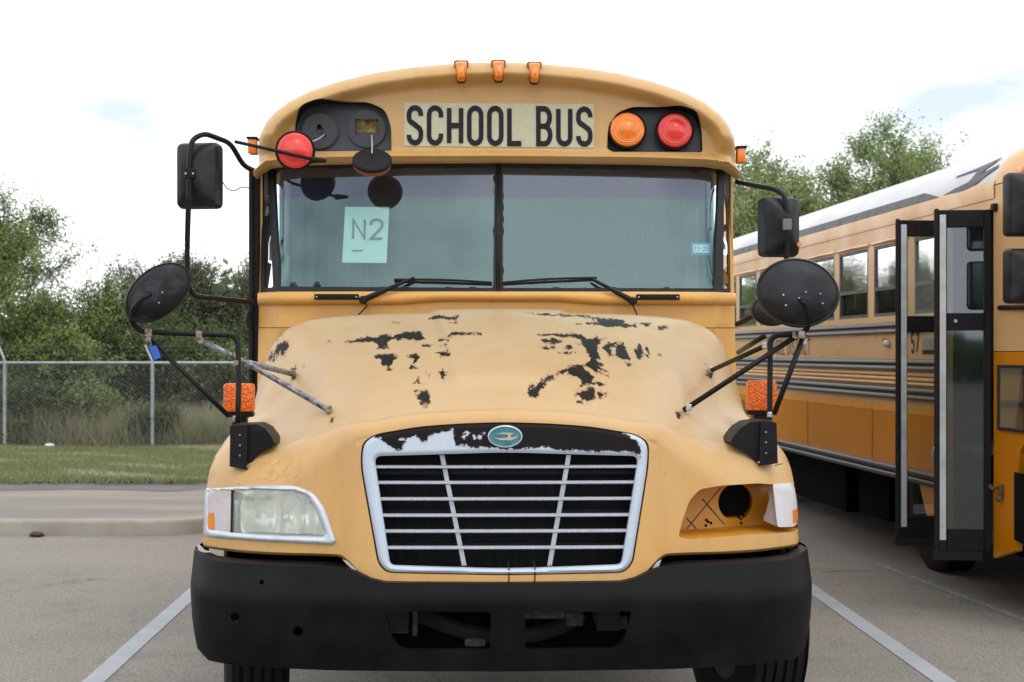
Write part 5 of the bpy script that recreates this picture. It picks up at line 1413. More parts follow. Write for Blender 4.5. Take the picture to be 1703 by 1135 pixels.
# image-right mirrors
mr, _ = mirror_housing('side_mirror', at3(1296, 378, MY + .04), .185, .29, math.radians(12), BUS, label='black rear-view mirror on the right arm')
mb = MB(); mb.tube([at3(1226, 303, 2.12), at3(1255, 309, 1.9), at3(1290, 315, 1.74), at3(1306, 326, 1.68), at3(1309, 350, 1.66), at3(1308, 440, 1.68), at3(1300, 500, 1.75), at3(1225, 540, 2.1)], .0128, 10, fil=.05)
part('mirror_arm', mb, TUBE, mr, smooth=True)
mb = MB(); mb.box(at3(1309, 374, 1.645), (.042, .03, .055), bev=.005); part('arm_clamp', mb, mat('grey_clamp', (.16, .155, .15), (.09, .088, .085), rough=.5), mr)
mb = MB(); mb.lathe([(.022, .02), (.02, -.01), (.008, -.05), (.004, -.055)], 12, Matrix.Translation(at3(1322, 345, 1.78)) @ Matrix.Rotation(-PI / 2, 4, 'X')); part('mirror_cap', mb, BLACK, mr)
mb = MB(); mb.lathe([(.012, .0), (.012, -.02)], 10, Matrix.Translation(at3(1328, 407, 1.72))); part('mirror_reflector', mb, AMBER, mr)
dr2, _ = dish('lower_mirror', at3(1285, 516, 1.5), .10, .075, 0, (.1, -1, -.05), BUS, 'small dark convex mirror half hidden behind the right crossview mirror')
dr, _ = dish('crossview_mirror', at3(1327, 487, CY), .17, .142, math.radians(12), (-.1, -1, .08), BUS, 'oval black crossview mirror on a curved arm over the right fender')
mb = MB(); mb.tube([at3(1331, 500, CY - .04), at3(1338, 503, CY - .06), at3(1346, 525, CY - .045), at3(1344, 545, CY), at3(1334, 555, CY + .02), at3(1290, 558, CY + .06), at3(1281, 566, CY + .07), at3(1280, 690, CY + .03), at3(1279, 712, CY - .02)], .0118, 10, fil=.04)
part('mirror_arm', mb, TUBE, dr, smooth=True)
k1, k2 = on(1134, 682, .02), on(1181, 615, .02)
for a_, b_ in ((at3(1328, 557, CY + .03), k1), (at3(1276, 574, CY + .08), k2), (at3(1338, 556, CY + .02), at3(1287, 690, CY + .0)), (at3(1270, 560, CY + .2), at3(1228, 586, CY + .9))):
    mb = MB(); mb.tube([a_, b_], .0115, 8); part('support_strut', mb, TUBE, dr, smooth=True)
for p, s_ in ((at3(1333, 557, CY), .022), (at3(1322, 558, CY + .03), .02), (at3(1337, 569, CY + .02), .017), (at3(1272, 575, CY + .08), .018), (k1 + Vector((.02, -.01, .012)), .02), (k2 + Vector((0, -.01, .004)), .02), (at3(1170, 660, .72), .014), (at3(1280, 690, CY), .016)):
    mb = MB(); mb.box(p, (s_ * 1.2, s_ * 1.2, s_ * 1.5), bev=.004); part('steel_clamp', mb, RUST if p.z > 1.7 else BOLT, dr)
bolts([at3(*p, CY - .05) for p in ((1303, 491), (1307, 508), (1340, 486), (1364, 489), (1368, 505), (1329, 496))], dr, .0045)
gr_ = [(1214, 736), (1221, 724), (1231, 712), (1246, 703), (1268, 700), (1288, 702), (1289, 770), (1262, 774), (1250, 762), (1238, 751)]
br = fender_bracket(gr_, [(1263, 703), (1289, 703), (1291, 770), (1260, 774)], 1, dr)
bolts([at3(1274, y_, .385) for y_ in (719, 736, 754)] + [at3(1262, 769, .385)], dr, .0045)

# turn lamps on the fenders
def turn_lens():
    m, n, l, o = nodemat('amber_led_lens'); p = n.new('ShaderNodeBsdfPrincipled'); p.inputs['Roughness'].default_value = .25
    tc = n.new('ShaderNodeTexCoord'); vo = n.new('ShaderNodeTexVoronoi'); vo.inputs['Scale'].default_value = 85; l.new(tc.outputs['Object'], vo.inputs['Vector'])
    l.new(mixc(n, l, ramp(n, l, vo.outputs['Distance'], .1, .6), (1.0, .24, .015), (.72, .11, .008)), p.inputs['Base Color'])
    l.new(bump(n, l, vo.outputs['Distance'], .6, .01), p.inputs['Normal']); l.new(p.outputs[0], o.inputs['Surface']); return m
LEDL = turn_lens()
for (x0, y0, x1, y1) in ((373, 638, 423, 685), (1242, 633, 1290, 683)):
    yl = .88; a_, b_ = at3(x0, y0, yl), at3(x1, y1, yl); c = (a_ + b_) / 2
    mb = MB(); mb.box(c, (b_.x - a_.x, .07, a_.z - b_.z), bev=.012); o = part('turn_lamp', mb, LEDL, BUS, smooth=True, angle=40)
    mb = MB(); mb.box(c + Vector((0, .02, -.072)), (.12, .07, .024), bev=.006); mb.box(c + Vector((0, .03, -.1)), (.06, .05, .06)); part('lamp_foot', mb, BLACK, o)

# ------------------------------------------------------------------ the second bus
A2 = math.atan2(201.0, FPX)
B2 = empty('school_bus', (3.03, 10.0, 0), A2, 'orange and tan flat-nosed school bus with white roof and its front door open', 'bus', 'parked school buses')
WD, LEN = 2.44, 11.2
c2_, s2_ = math.cos(A2), math.sin(A2)
wins2 = [(.94, 1.54)] + [(1.69 + .97 * k, 2.51 + .97 * k) for k in range(10)]
def arch_notch(yc, r, z0):
    return [(yc - r, z0)] + [(yc + r * math.cos(a), max(z0, .52 + r * math.sin(a))) for a in np.linspace(PI * .97, PI * .03, 12)] + [(yc + r, z0)]
low = [(1.0, .42), (1.22, .42), (1.44, .72), (2.62, .72)] + [(7.4, .70)] + arch_notch(8.0, .56, .70)[1:-1] + [(8.56, .70), (LEN, .70)]
outl = low + [(LEN, 2.70), (-.32, 2.70), (-.32, .45), (-.28, .38), (0.02, .38), (.02, 2.56), (.86, 2.56), (.86, .42)]
up_o = [(LEN, 1.26), (LEN, 2.70), (-.58, 2.70), (-.58, 1.66), (.02, 1.66), (.02, 2.56), (.86, 2.56), (.86, 1.26)]
lo_o = low + [(LEN, 1.26), (.86, 1.26), (.86, .42)]
wh = [[(a, 1.93), (b, 1.93), (b, 2.48), (a, 2.48)] for a, b in wins2]
S2 = side_panel(0, 0, 0, up_o, 0, wh, B2UP, 'upper_side_panel', B2, .04)
L2 = side_panel(0, 0, 0, lo_o, 0, [], B2LOW, 'lower_side_panel', B2, .04)
fw2 = [(-.24, 1.17), (-.02 - .05, 1.17), (-.07, 1.57), (-.24, 1.57)]
fo = [(-.34, .45), (.02, .36), (.02, 1.655), (-.58, 1.655), (-.58, 1.2), (-.40, 1.05), (-.34, .80)]
F2 = side_panel(0, 0, 0, fo, 0, [], B2LOW, 'front_side_panel', B2, .04)
for a, b in wins2:
    mb = MB()
    for (y0, y1, z0, z1) in ((a, a + .03, 1.93, 2.48), (b - .03, b, 1.93, 2.48), (a + .03, b - .03, 1.93, 1.955), (a + .03, b - .03, 2.455, 2.48), (a + .03, b - .03, 2.13, 2.158)):
        mb.box((.015, (y0 + y1) / 2, (z0 + z1) / 2), (.03, y1 - y0, z1 - z0))
    w_ = part('side_window', mb, mat('window_frame_dark', (.09, .085, .08), (.05, .048, .045), rough=.5), S2)
    mb = MB(); mb.add([(.012, a + .03, 2.158), (.012, b - .03, 2.158), (.012, b - .03, 2.455), (.012, a + .03, 2.455)], [(0, 1, 2, 3)]); part('upper_pane', mb, BUSGL, w_)
    mb = MB(); mb.add([(.026, a + .03, 1.955), (.026, b - .03, 1.955), (.026, b - .03, 2.13), (.026, a + .03, 2.13)], [(0, 1, 2, 3)]); part('lower_pane', mb, LOWGL, w_)
    mb = MB(); mb.tube([(-.004, a - .03, 2.50), (-.012, (a + b) / 2, 2.503), (-.004, b + .03, 2.50)], .012, 6); part('drip_moulding', mb, B2UP, w_)
def rail(name, z, h, y0, y1, m, parent, d=.028):
    prof = [(0, -h / 2), (-d * .7, -h / 2 + .004), (-d, -h * .25), (-d, h * .1), (-d * .75, h / 2 - .006), (0, h / 2)]
    mb = MB(); k = len(prof)
    for y in (y0, y1): mb.v += [(x - .001, y, z + q) for x, q in prof]
    mb.f = [(j, k + j, k + j + 1, j + 1) for j in range(k - 1)] + [tuple(range(k)), tuple(2 * k - 1 - j for j in range(k))]
    return part(name, mb, m, parent, smooth=True, angle=35)
for z in (1.862, 1.815): rail('rub_rail', z, .04, .89, LEN, RAIL, S2)
for z in (1.582, 1.537): rail('rub_rail', z, .04, .89, LEN, RAIL, S2)
for z in (1.492, 1.458, 1.424): rail('body_rib', z, .03, .89, LEN, B2UP, S2, .018)
for z in (1.375, 1.325): rail('rub_rail', z, .045, .89, LEN, RAIL, S2)
for z in (.785, .732): rail('rub_rail', z, .048, .89, LEN, RAIL, L2)
mb = MB(); mb.add([(-.003, .88, 1.205), (-.003, LEN, 1.205), (-.003, LEN, 1.26), (-.003, .88, 1.26)], [(0, 1, 2, 3)]); part('reflective_strip', mb, B2STRIP, L2)
mb = MB()
for y in (2.55, 4.5, 6.45, 8.4):
    mb.box((-.0015, y, 1.03), (.004, .006, .42))
part('panel_seams', mb, mat('dark_seam', (.2, .09, .01), (.16, .07, .01), rough=.5), L2)['kind'] = 'stuff'  # thin dark brown strips along the panel joints
def txt2(parent, name, text, yl, z, h, w, gap, t, m):
    """lettering on the side reads towards the front: from deep (left in view) to near"""
    mb = MB(); lettering(mb, text, h, t, lambda u, v, l: Vector((-.0035 - l, yl - u, z + v)), w=w, gap=gap); part(name, mb, m, parent)
txt2(S2, 'side_lettering', 'SCHOOL DISTRICT', 6.05, 1.635, .135, .52, .42, .11, SIGNINK)
txt2(L2, 'lower_lettering', 'SCHOOL BUS', 8.05, .92, .21, .55, .4, .13, mat('faded_black_ink', (.09, .045, .01), (.16, .075, .012), rough=.5, scale=20))
txt2(S2, 'unit_number', '57', 1.60, 1.655, .13, .42, .36, .17, SIGNINK)
mb = MB(); mb.add([(-.003, 1.36, 1.67), (-.003, .99, 1.67), (-.003, .99, 1.75), (-.003, 1.36, 1.75)], [(0, 1, 2, 3)]); stp = part('notice_sticker', mb, mat('notice_green_grey', (.33, .36, .3), (.22, .25, .2), rough=.5, scale=24), S2)
mb = MB(); mb.add([(-.004, 1.36, 1.64), (-.004, .99, 1.64), (-.004, .99, 1.668), (-.004, 1.36, 1.668)], [(0, 1, 2, 3)]); part('sticker_band', mb, SIGNINK, stp)
mb = MB(); mb.lathe([(.03, .0), (.03, -.03), (.02, -.045)], 14, Matrix.Translation((0, 2.12, 1.72)) @ Matrix.Rotation(-PI / 2, 4, 'Z')); part('side_lamp', mb, SEALW, S2, smooth=True)
mb = MB(); mb.lathe([(.018, .0), (.016, -.03)], 12, Matrix.Translation((-.01, 2.16, 1.745)) @ Matrix.Rotation(-PI / 2, 4, 'Z')); part('side_reflector', mb, REDL, S2)
mb = MB(); mb.lathe([(.05, 0), (.05, -.02), (.03, -.03)], 20, Matrix.Translation((0, 1.06, .93)) @ Matrix.Rotation(-PI / 2, 4, 'Z'), 1.0, 1.5); part('fuel_filler', mb, GALV, L2, smooth=True)
mb = MB(); mb.lathe([(.035, 0), (.03, -.02)], 16, Matrix.Translation((0, 1.03, 1.07)) @ Matrix.Rotation(-PI / 2, 4, 'Z')); part('red_reflector', mb, REDL, L2)
# roof: tan shoulder then white crown
arch2 = [(0, 2.70), (.012, 2.76), (.05, 2.83), (.12, 2.90), (.25, 2.98), (.45, 3.06), (.7, 3.125), (.95, 3.165), (1.22, 3.18)]
arch2 = arch2 + [(WD - x, z) for x, z in arch2[-2::-1]]
def roof_pt(i, t): return arch2[i]
def roof_mesh(name, i0, i1, y0, y1, m, lift=0.0):
    mb = MB(); q = arch2[i0:i1 + 1]; n = len(q); ys = np.linspace(y0, y1, 12)
    for y in ys: mb.v += [(x, y, z + lift) for x, z in q]
    mb.f = [(j * n + i, j * n + i + 1, (j + 1) * n + i + 1, (j + 1) * n + i) for j in range(11) for i in range(n - 1)]
    return part(name, mb, m, B2, smooth=True)
R2 = roof_mesh('roof', 0, len(arch2) - 1, .0, LEN, WHITEROOF)
def shoulder(y): return -.004
def on_roof(s, y, l=.004):
    """s metres up the roof curve from its edge"""
    acc = 0
    for i in range(len(arch2) - 1):
        a, b = Vector(arch2[i]), Vector(arch2[i + 1]); d = (b - a).length
        if acc + d >= s:
            p = a + (b - a) * ((s - acc) / d); nv = Vector((-(b - a).y, (b - a).x)).normalized(); p = p + nv * l; return Vector((p.x, y, p.y))
        acc += d
def roof_decal(poly, l=.006):
    P_ = np.array(poly); bk = np.cumsum([0] + [math.hypot(arch2[i + 1][0] - arch2[i][0], arch2[i + 1][1] - arch2[i][1]) for i in range(6)]); gs, gy = np.meshgrid(np.concatenate([np.arange(0, .4, .01), bk]), np.arange(P_[:, 1].min(), P_[:, 1].max(), .08 if P_[:, 1].ptp() < 2 else .5))
    V_, F_ = triangulate(densify(poly, .03 if P_[:, 1].ptp() < 2 else .1), [], np.stack([gs.ravel(), gy.ravel()], 1))
    return [on_roof(max(1e-4, a), b, l) for a, b in V_], F_.tolist()
mb = MB()      # roof numerals' strokes in grey
mb.add(*roof_decal([(.022, 1.0), (.092, 1.38), (.092, 8.6), (.016, 8.6)]))
nm = [(.028, .95), (.055, .72), (.065, .57), (.078, .49), (.11, .455), (.16, .42), (.155, .6), (.15, .85), (.17, .85), (.185, .55), (.21, .32), (.235, .15), (.19, .2), (.11, .31), (.13, .18), (.15, .05), (.125, .05), (.095, .16), (.064, .254), (.042, .35), (.025, .48), (.02, .62)]
mb.add(*roof_decal(nm)); part('roof_marking', mb, ROOFMARK, R2)
mb = MB()      # tan band along the gutter, and the front roof cap
for y in (-.0, LEN): mb.v += [(-.006, y, 2.62), (-.008, y, 2.70), (.004, y, 2.735)]
mb.f = [(0, 1, 4, 3), (1, 2, 5, 4)]; part('gutter_band', mb, B2UP, R2, smooth=True)
mb = MB(); n = len(arch2); rows = []
for k, (y, f, dz) in enumerate(((.02, 1, .006), (-.3, 1, .006), (-.5, .985, -.02), (-.68, .95, -.07), (-.78, .88, -.15), (-.84, .8, -.28))):
    rows.append([(1.22 + (x - 1.22) * f, y + .16 * (abs(x - 1.22) / 1.22) ** 4 * (k > 1), 2.60 + (z + dz - 2.60) * (1 if k < 5 else .9)) for x, z in arch2])
for r in rows: mb.v += r
mb.f = [(j * n + i, j * n + i + 1, (j + 1) * n + i + 1, (j + 1) * n + i) for j in range(len(rows) - 1) for i in range(n - 1)]
part('roof_cap', mb, B2UP, B2, smooth=True)
# front face with rounded corners, windscreen and bumper (just out of frame)
def front_y(x): return -.85 + .27 * (abs(x - 1.22) / 1.22) ** 6
xs = np.linspace(0, WD, 41)
def front_sheet(name, z0, z1, x0, x1, m, off=0.0):
    mb = MB(); q = [x for x in np.linspace(x0, x1, 31)]
    for z in (z0, z1): mb.v += [(x, front_y(x) + off, z) for x in q]
    mb.f = [(i, i + 1, 32 + i, 31 + i) for i in range(30)]; return part(name, mb, m, B2, smooth=True)
front_sheet('front_panel', .95, 1.75, 0, WD, B2LOW); front_sheet('front_brow', 2.5, 2.74, 0, WD, B2UP)
front_sheet('windscreen', 1.75, 2.5, .06, WD - .06, BUSGL, .01)
front_sheet('front_post', 1.75, 2.5, 0, .06, B2UP); front_sheet('front_post', 1.75, 2.5, WD - .06, WD, B2UP)
mb = MB()
for z, d in ((.45, .03), (.5, 0), (.93, 0), (.96, .03)): mb.v += [(1.22 + (x - 1.22) * 1.02, front_y(x) - .09 + d + .10 * (abs(x - 1.22) / 1.22) ** 8, z) for x in xs]
mb.f = [(j * 41 + i, j * 41 + i + 1, (j + 1) * 41 + i + 1, (j + 1) * 41 + i) for j in range(3) for i in range(40)]
for sx in (0, WD):
    b = len(mb.v); xx = 1.22 + (sx - 1.22) * 1.02; mb.v += [(xx, -.62, .5), (xx, -.37, .52), (xx, -.37, .93), (xx, -.62, .93)]; mb.f.append((b, b + 1, b + 2, b + 3))
part('front_bumper', mb, BUMPER, B2, smooth=True, angle=40)
# low side window, hand latch, wedge recess beside the door
mb = MB()
for (y0, y1, z0, z1) in ((-.50, -.485, 1.17, 1.575), (-.085, -.07, 1.17, 1.575), (-.485, -.085, 1.17, 1.19), (-.485, -.085, 1.555, 1.575)): mb.box((-.004, (y0 + y1) / 2, (z0 + z1) / 2), (.02, y1 - y0, z1 - z0))
lw = part('low_side_window', mb, GASKET, F2); mb = MB(); mb.add([(-.006, -.485, 1.19), (-.006, -.085, 1.19), (-.006, -.085, 1.555), (-.006, -.485, 1.555)], [(0, 1, 2, 3)]); part('window_pane', mb, BUSGL, lw)
mb = MB(); mb.add([(-.003, -.485, 1.19), (-.003, -.085, 1.19), (-.003, -.085, 1.555), (-.003, -.485, 1.555)], [(0, 1, 2, 3)]); part('window_backing', mb, mat('dusty_cabin_cloth', (.2, .185, .15), (.06, .06, .055), rough=.8, scale=10, stretch=(1, 3, 1)), lw)
mb = MB(); mb.box((-.012, -.135, .79), (.02, .035, .09), bev=.005); mb.tube([(-.02, -.10, .81), (-.035, -.05, .80), (-.03, .0, .815)], .012, 8); mb.lathe([(.02, 0), (.018, -.02)], 10, Matrix.Translation((-.02, -.135, .745)) @ Matrix.Rotation(-PI / 2, 4, 'Z')); part('hand_latch', mb, mat('dull_latch_metal', (.2, .16, .11), (.1, .075, .05), rough=.5, metal=.5, scale=40), F2, smooth=True, angle=40)
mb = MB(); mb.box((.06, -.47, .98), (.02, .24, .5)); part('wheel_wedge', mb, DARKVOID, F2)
# door leaves opened square to the side
def door_leaf(y, hw, flip):
    """leaf hinged on the side, standing out towards -x"""
    z0, z1, w = .40, 2.55, .335; T = .035; x0, x1 = -w, -.012
    mb = MB()
    for (a0, a1, b0, b1) in ((x0, x0 + .05, z0, z1), (x1 - .045, x1, z0, z1), (x0 + .05, x1 - .045, z0, z0 + .14), (x0 + .05, x1 - .045, z1 - .11, z1), (x0 + .05, x1 - .045, 1.79, 1.90)):
        mb.box(((a0 + a1) / 2, y, (b0 + b1) / 2), (a1 - a0, T, b1 - b0), bev=.004, seg=1)
    o = part('door_leaf', mb, BLACK, B2, label='black framed %s leaf of the open entrance door' % ('rear' if flip else 'front'))
    mb = MB(); mb.box((x0 - .012, y, (z0 + z1) / 2), (.03, .03, z1 - z0 + .02), bev=.01); part('edge_rubber', mb, RUBBER, o)
    mb = MB(); mb.box((x0 + .024, y - T / 2 - .003, (z0 + z1) / 2 + .02), (.038, .005, z1 - z0 - .1)); part('edge_strip', mb, SEALW, o)
    for b0, b1 in ((z0 + .14, 1.79), (1.90, z1 - .11)):
        mb = MB(); mb.add([(x0 + .05, y, b0), (x1 - .045, y, b0), (x1 - .045, y, b1), (x0 + .05, y, b1)], [(0, 1, 2, 3)]); part('door_glass', mb, DOORGL if flip else DOORGL2, o)
    mb = MB(); mb.box((x0 + .12, y, z0 - .03), (.3, .03, .06), bev=.004); part('door_brush', mb, RUBBER, o)
    if not flip: mb = MB(); mb.lathe([(.014, 0), (.01, -.02)], 10, Matrix.Translation((x0 + .1, y - .02, 1.85))); part('door_lock', mb, BOLT, o)
    if not flip:      # the front leaf is not pushed quite square
        M = Matrix.Translation((0, y, 0)) @ Matrix.Rotation(math.radians(-11), 4, 'Z') @ Matrix.Translation((0, -y, 0))
        for q in [o] + list(o.children): q.data.transform(M)
    return o
door_leaf(.03, 0, 0); door_leaf(.85, 0, 1)
mb = MB(); mb.box((.0, -.02, 2.56), (.06, .06, .05), bev=.01); part('door_hinge', mb, BLACK, B2)
# cabin behind the door opening
mb = MB(); mb.box((1.2, .5, 1.02), (2.3, 2.0, .04)); mb.box((.28, .44, .45), (.5, .8, .04)); mb.box((.4, .44, .62), (.3, .8, .3)); part('entry_steps', mb, DASH, B2)
mb = MB(); mb.box((1.3, 6.2, .98), (2.2, 9.9, .05)); mb.box((WD - .02, 5.2, 1.55), (.04, 11.8, 2.3)); mb.box((1.2, LEN - .02, 1.75), (2.4, .04, 2.0)); part('cabin_shell', mb, DASH, B2)
mb = MB(); mb.tube([(.12, .75, 1.0), (.14, .5, .95), (.16, .35, 1.05), (.14, .22, 1.3)], .012, 8, fil=.1); part('grab_rail', mb, BOLT, B2, smooth=True)
mb = MB(); mb.box((0, 0, 0), (.9, .12, .6), bev=.04); s1 = None
for k in range(11):
    for x in (.52, 1.9):
        if s1 is None: s1 = part('seat', mb, SEATV, B2, smooth=True, angle=40); o = s1
        else: o = link(s1.copy(), B2)
        o.location = (x, 1.75 + .86 * k, 1.72)
for y, xs_ in ((2.05, (.42, WD - .42)), (8.0, (.3, WD - .3))):
    for i, x in enumerate(xs_): wheel(B2, x, y, -1 if i == 0 else 1)
for (cx, cy, cz, dx, dy, dz) in ((1.2, 2.0, .5, 2.0, .15, .15), (1.2, 8.0, .5, 2.0, .2, .2), (.85, 2.78, .47, .9, .42, .5), (.85, 3.82, .47, .9, .92, .5), (.85, 5.9, .45, .9, 2.5, .54), (1.2, 5.5, .82, 1.0, 10.5, .2), (1.55, 5.0, .48, 1.5, 4.6, .56), (1.4, .7, .5, 1.8, 1.5, .5), (1.55, 9.6, .5, 1.5, 2.0, .5)):
    mb = MB(); mb.box((cx, cy, cz), (dx, dy, dz), bev=.03); part('chassis_and_shade_box', mb, DARKVOID, B2)  # underbody parts, with boxes added to keep light off the ground below
# stacked side mirrors hung ahead of the door
for pz, hh in ((2.52, .37), (2.10, .32)):
    o, _ = mirror_housing('side_mirror', Vector((-.02, -.62, pz)), .31, hh, math.radians(5), B2, label='black mirror of the pair beside the open door')
mb = MB(); mb.tube([(.10, -.40, 2.75), (.05, -.6, 2.74), (-.01, -.72, 2.68), (-.01, -.735, 2.3), (-.02, -.73, 1.95), (-.02, -.6, 1.92), (.0, -.08, 1.93)], .017, 8, fil=.06); part('mirror_arm', mb, TUBE, B2, smooth=True)
for pz in (2.50, 2.10):
    mb = MB(); mb.box((-.01, -.735, pz), (.06, .035, .06), bev=.006); cl_ = part('arm_clamp', mb, BLACK, B2); bolts([Vector((-.03, -.757, pz)), Vector((.01, -.757, pz))], cl_)
mb = MB(); mb.box((.05, -.36, 2.75), (.07, .12, .06), bev=.015); part('marker_lamp', mb, AMBER, B2, smooth=True)

# ------------------------------------------------------------------ chain link fence
FY = 30.0
fz = lambda x: float(lawn_z(np.array(x), np.array(FY)))
FN = empty('chain_link_fence', (-8, FY, fz(-8)), 0, 'galvanised chain link fence with barbed wire arms behind the lawn', 'fence')
FN0 = Vector((-8, FY, fz(-8)))
def fpart(name, mb, m, **k):
    mb.v = [tuple(Vector(p) - FN0) for p in mb.v]; return part(name, mb, m, FN, **k)
FH = 1.60
for k in range(-4, 6):
    x = -6.77 + 2.78 * k; z = fz(x)
    if x > 6: break
    mb = MB(); mb.tube([(x, FY, z - .1), (x, FY, z + FH + .02)], .036, 10); p = fpart('fence_post', mb, GALV, smooth=True, angle=40)
    mb = MB(); mb.tube([(x, FY, z + FH), (x - .03, FY + .02, z + FH + .07), (x - .17, FY + .15, z + FH + .32)], .018, 6); q = fpart('barbed_wire_arm', mb, GALV)
x0, x1 = -20.0, 6.0
mb = MB(); mb.tube([(x, FY, fz(-8) + FH) for x in (x0, x1)], .026, 8); fpart('top_rail', mb, GALV, smooth=True)
for t in (.3, .65, 1.0):
    mb = MB(); mb.tube([(x, FY + .02 + .13 * t, fz(-8) + FH + .07 + .25 * t + .015 * math.sin(x * 2.0)) for x in np.arange(x0, x1, .5)], .0026, 4); fpart('barbed_wire', mb, WIREM)
def chain():
    pitch, w = .075, .0023; zb, zt = fz(-8) + .03, fz(-8) + FH; H = zt - zb
    V, F = [], []
    for d in (-1, 1):
        for xs_ in np.arange(x0 - H, x1 + H, pitch):
            a = Vector((xs_, FY - .03 + .004 * d, zb)); b = Vector((xs_ + d * H, FY - .03 + .004 * d, zt))
            if min(a.x, b.x) < x0 or max(a.x, b.x) > x1: continue
            t = (b - a).normalized(); s_ = Vector((t.z, 0, -t.x)) * w; u = Vector((0, w, 0)); i = len(V)
            V += [a + s_, a + u, a - s_, b + s_, b + u, b - s_]; F += [(i, i + 1, i + 4, i + 3), (i + 1, i + 2, i + 5, i + 4), (i + 2, i, i + 3, i + 5)]
    mb = MB(); mb.add(V, F); o = fpart('chain_link_fabric', mb, WIREM); o['kind'] = 'stuff'
chain()

# ------------------------------------------------------------------ trees and shrubs
def leaf_quads(P, size, rng, aspect=.45, droop=0.0):
    n = len(P); d = rng.normal(size=(n, 3)); d[:, 2] -= droop; d /= np.linalg.norm(d, axis=1)[:, None]
    e = np.cross(d, rng.normal(size=(n, 3))); e /= np.linalg.norm(e, axis=1)[:, None] + 1e-9
    s = size * rng.uniform(.6, 1.4, n)[:, None]
    a, b = d * s, e * s * aspect
    V = np.stack([P - a, P + b, P + a, P - b], 1).reshape(-1, 3)
    return V, np.arange(4 * n).reshape(-1, 4)
def grow(rng, base, dirv, length, rad, depth, spread, segs, tips, up=.15, kids=3, ratio=.68):
    P = [Vector(base)]; d = Vector(dirv).normalized(); n = 4
    for i in range(n):
        d = (d + Vector(rng.normal(0, .13, 3)) + Vector((0, 0, up * .3))).normalized(); P.append(P[-1] + d * length / n)
    segs.append((P, [rad * (1 - .55 * i / n) for i in range(n + 1)]))
    if depth == 0:
        tips.append((P[-1], d, length)); tips.append((P[-2], d, length)); return
    for k in range(kids + (rng.random() < .4)):
        t = rng.uniform(.45, 1.0); i = min(n - 1, int(t * n)); p = P[i] + (P[i + 1] - P[i]) * (t * n - i) if i < n else P[-1]
        a = Vector(rng.normal(0, 1, 3)); a = (a - d * a.dot(d)).normalized()
        nd = (d * math.cos(spread) + a * math.sin(spread) + Vector((0, 0, up))).normalized()
        grow(rng, p, nd, length * ratio * rng.uniform(.8, 1.15), rad * .5, depth - 1, spread, segs, tips, up, kids, ratio)
def tree(name, pos, height, width, leaf, nleaf, size, seed, label, trunks=1, depth=3, spread=.6, up=.12, cat='tree', clump=.13, group=None, fill=.0, kids=3, low=.3, droop=.2, twig=.5, ntwig=5, rise=.25):
    rng = np.random.default_rng(seed); segs, tips = [], []
    for k in range(trunks):
        a = 2 * PI * k / max(1, trunks) + rng.uniform(0, 1); tilt = 0.08 if trunks == 1 else rng.uniform(.15, .55)
        grow(rng, (rng.normal(0, .08), rng.normal(0, .08), 0), (math.cos(a) * tilt, math.sin(a) * tilt, 1), height * .36, .035 * height * .5 / math.sqrt(trunks), depth, spread, segs, tips, up, kids)
    T = np.array([t[0][:] for t in tips]); Dr = np.array([t[1][:] for t in tips]); lo, hi = T.min(0), T.max(0)
    sc = np.array([width * .86 / max(.1, max(hi[0] - lo[0], hi[1] - lo[1])), 0, (height - twig * .6) / hi[2]]); sc[1] = sc[0]
    z = pos[2] if len(pos) > 2 else float(lawn_z(np.array(pos[0]), np.array(pos[1])))
    root = empty(name, (pos[0], pos[1], z), 0, label, cat, group)
    mb = MB()
    for P, R in segs: mb.tube([Vector((p.x * sc[0], p.y * sc[1], p.z * sc[2])) for p in P], [max(.005, r) for r in R], 5, caps=False)
    T = T * sc
    # twigs fan out of every branch tip, leaves sit along them
    m = ntwig; base = np.repeat(T, m, 0); d = np.repeat(Dr, m, 0) * .7 + rng.normal(size=(len(T) * m, 3)) * .6; d[:, 2] += rise
    base = base + rng.normal(size=base.shape) * twig * .15
    if fill:          # lower skirt of shoots rising from the ground
        k = int(len(base) * fill); th = rng.uniform(0, 2 * PI, k); rr = np.sqrt(rng.random(k)) * width * .5
        base[:k] = np.stack([rr * np.cos(th), rr * np.sin(th), rng.uniform(.02, low * height, k)], 1); d[:k] = rng.normal(size=(k, 3)) * .6 + np.array([0, 0, .5])
    d /= np.linalg.norm(d, axis=1)[:, None]; L = twig * rng.uniform(.5, 1.3, len(base))
    base[:, 2] = np.maximum(base[:, 2], .02)
    for i in range(len(base)):
        p0 = Vector(base[i]); p1 = p0 + Vector(d[i]) * float(L[i]) * .85
        mb.tube([p0, p1], [.009, .004], 3, caps=False)
    part('trunk', mb, BARK, root, smooth=True)
    w8 = rng.gamma(.9, 1.0, len(base)); w8 /= w8.sum(); idx = rng.choice(len(base), nleaf, p=w8)
    t = rng.uniform(.05, 1.05, nleaf)[:, None]
    P = base[idx] + d[idx] * L[idx][:, None] * t + rng.normal(size=(nleaf, 3)) * clump * twig
    P[:, 2] = np.abs(P[:, 2]); V, F = leaf_quads(P, size, rng, droop=droop)
    bigmesh('crown', V, F, leaf, root)
    return root
G1 = 'trees and shrubs behind the fence'
tree('feathery_tree', (-10.6, 33.0), 5.3, 4.6, LEAF_A, 52000, .03, 3, 'tall feathery light green tree at the left edge behind the fence', depth=4, spread=.62, group=G1, kids=2, trunks=5, twig=.6, ntwig=6, fill=.12, low=.75, up=.06)
tree('round_shrub', (-9.2, 32.4), 3.1, 3.0, LEAF_A, 30000, .034, 4, 'rounded mid green shrub under the feathery tree', trunks=5, depth=3, cat='shrub', group=G1, fill=.25, low=.6, twig=.45)
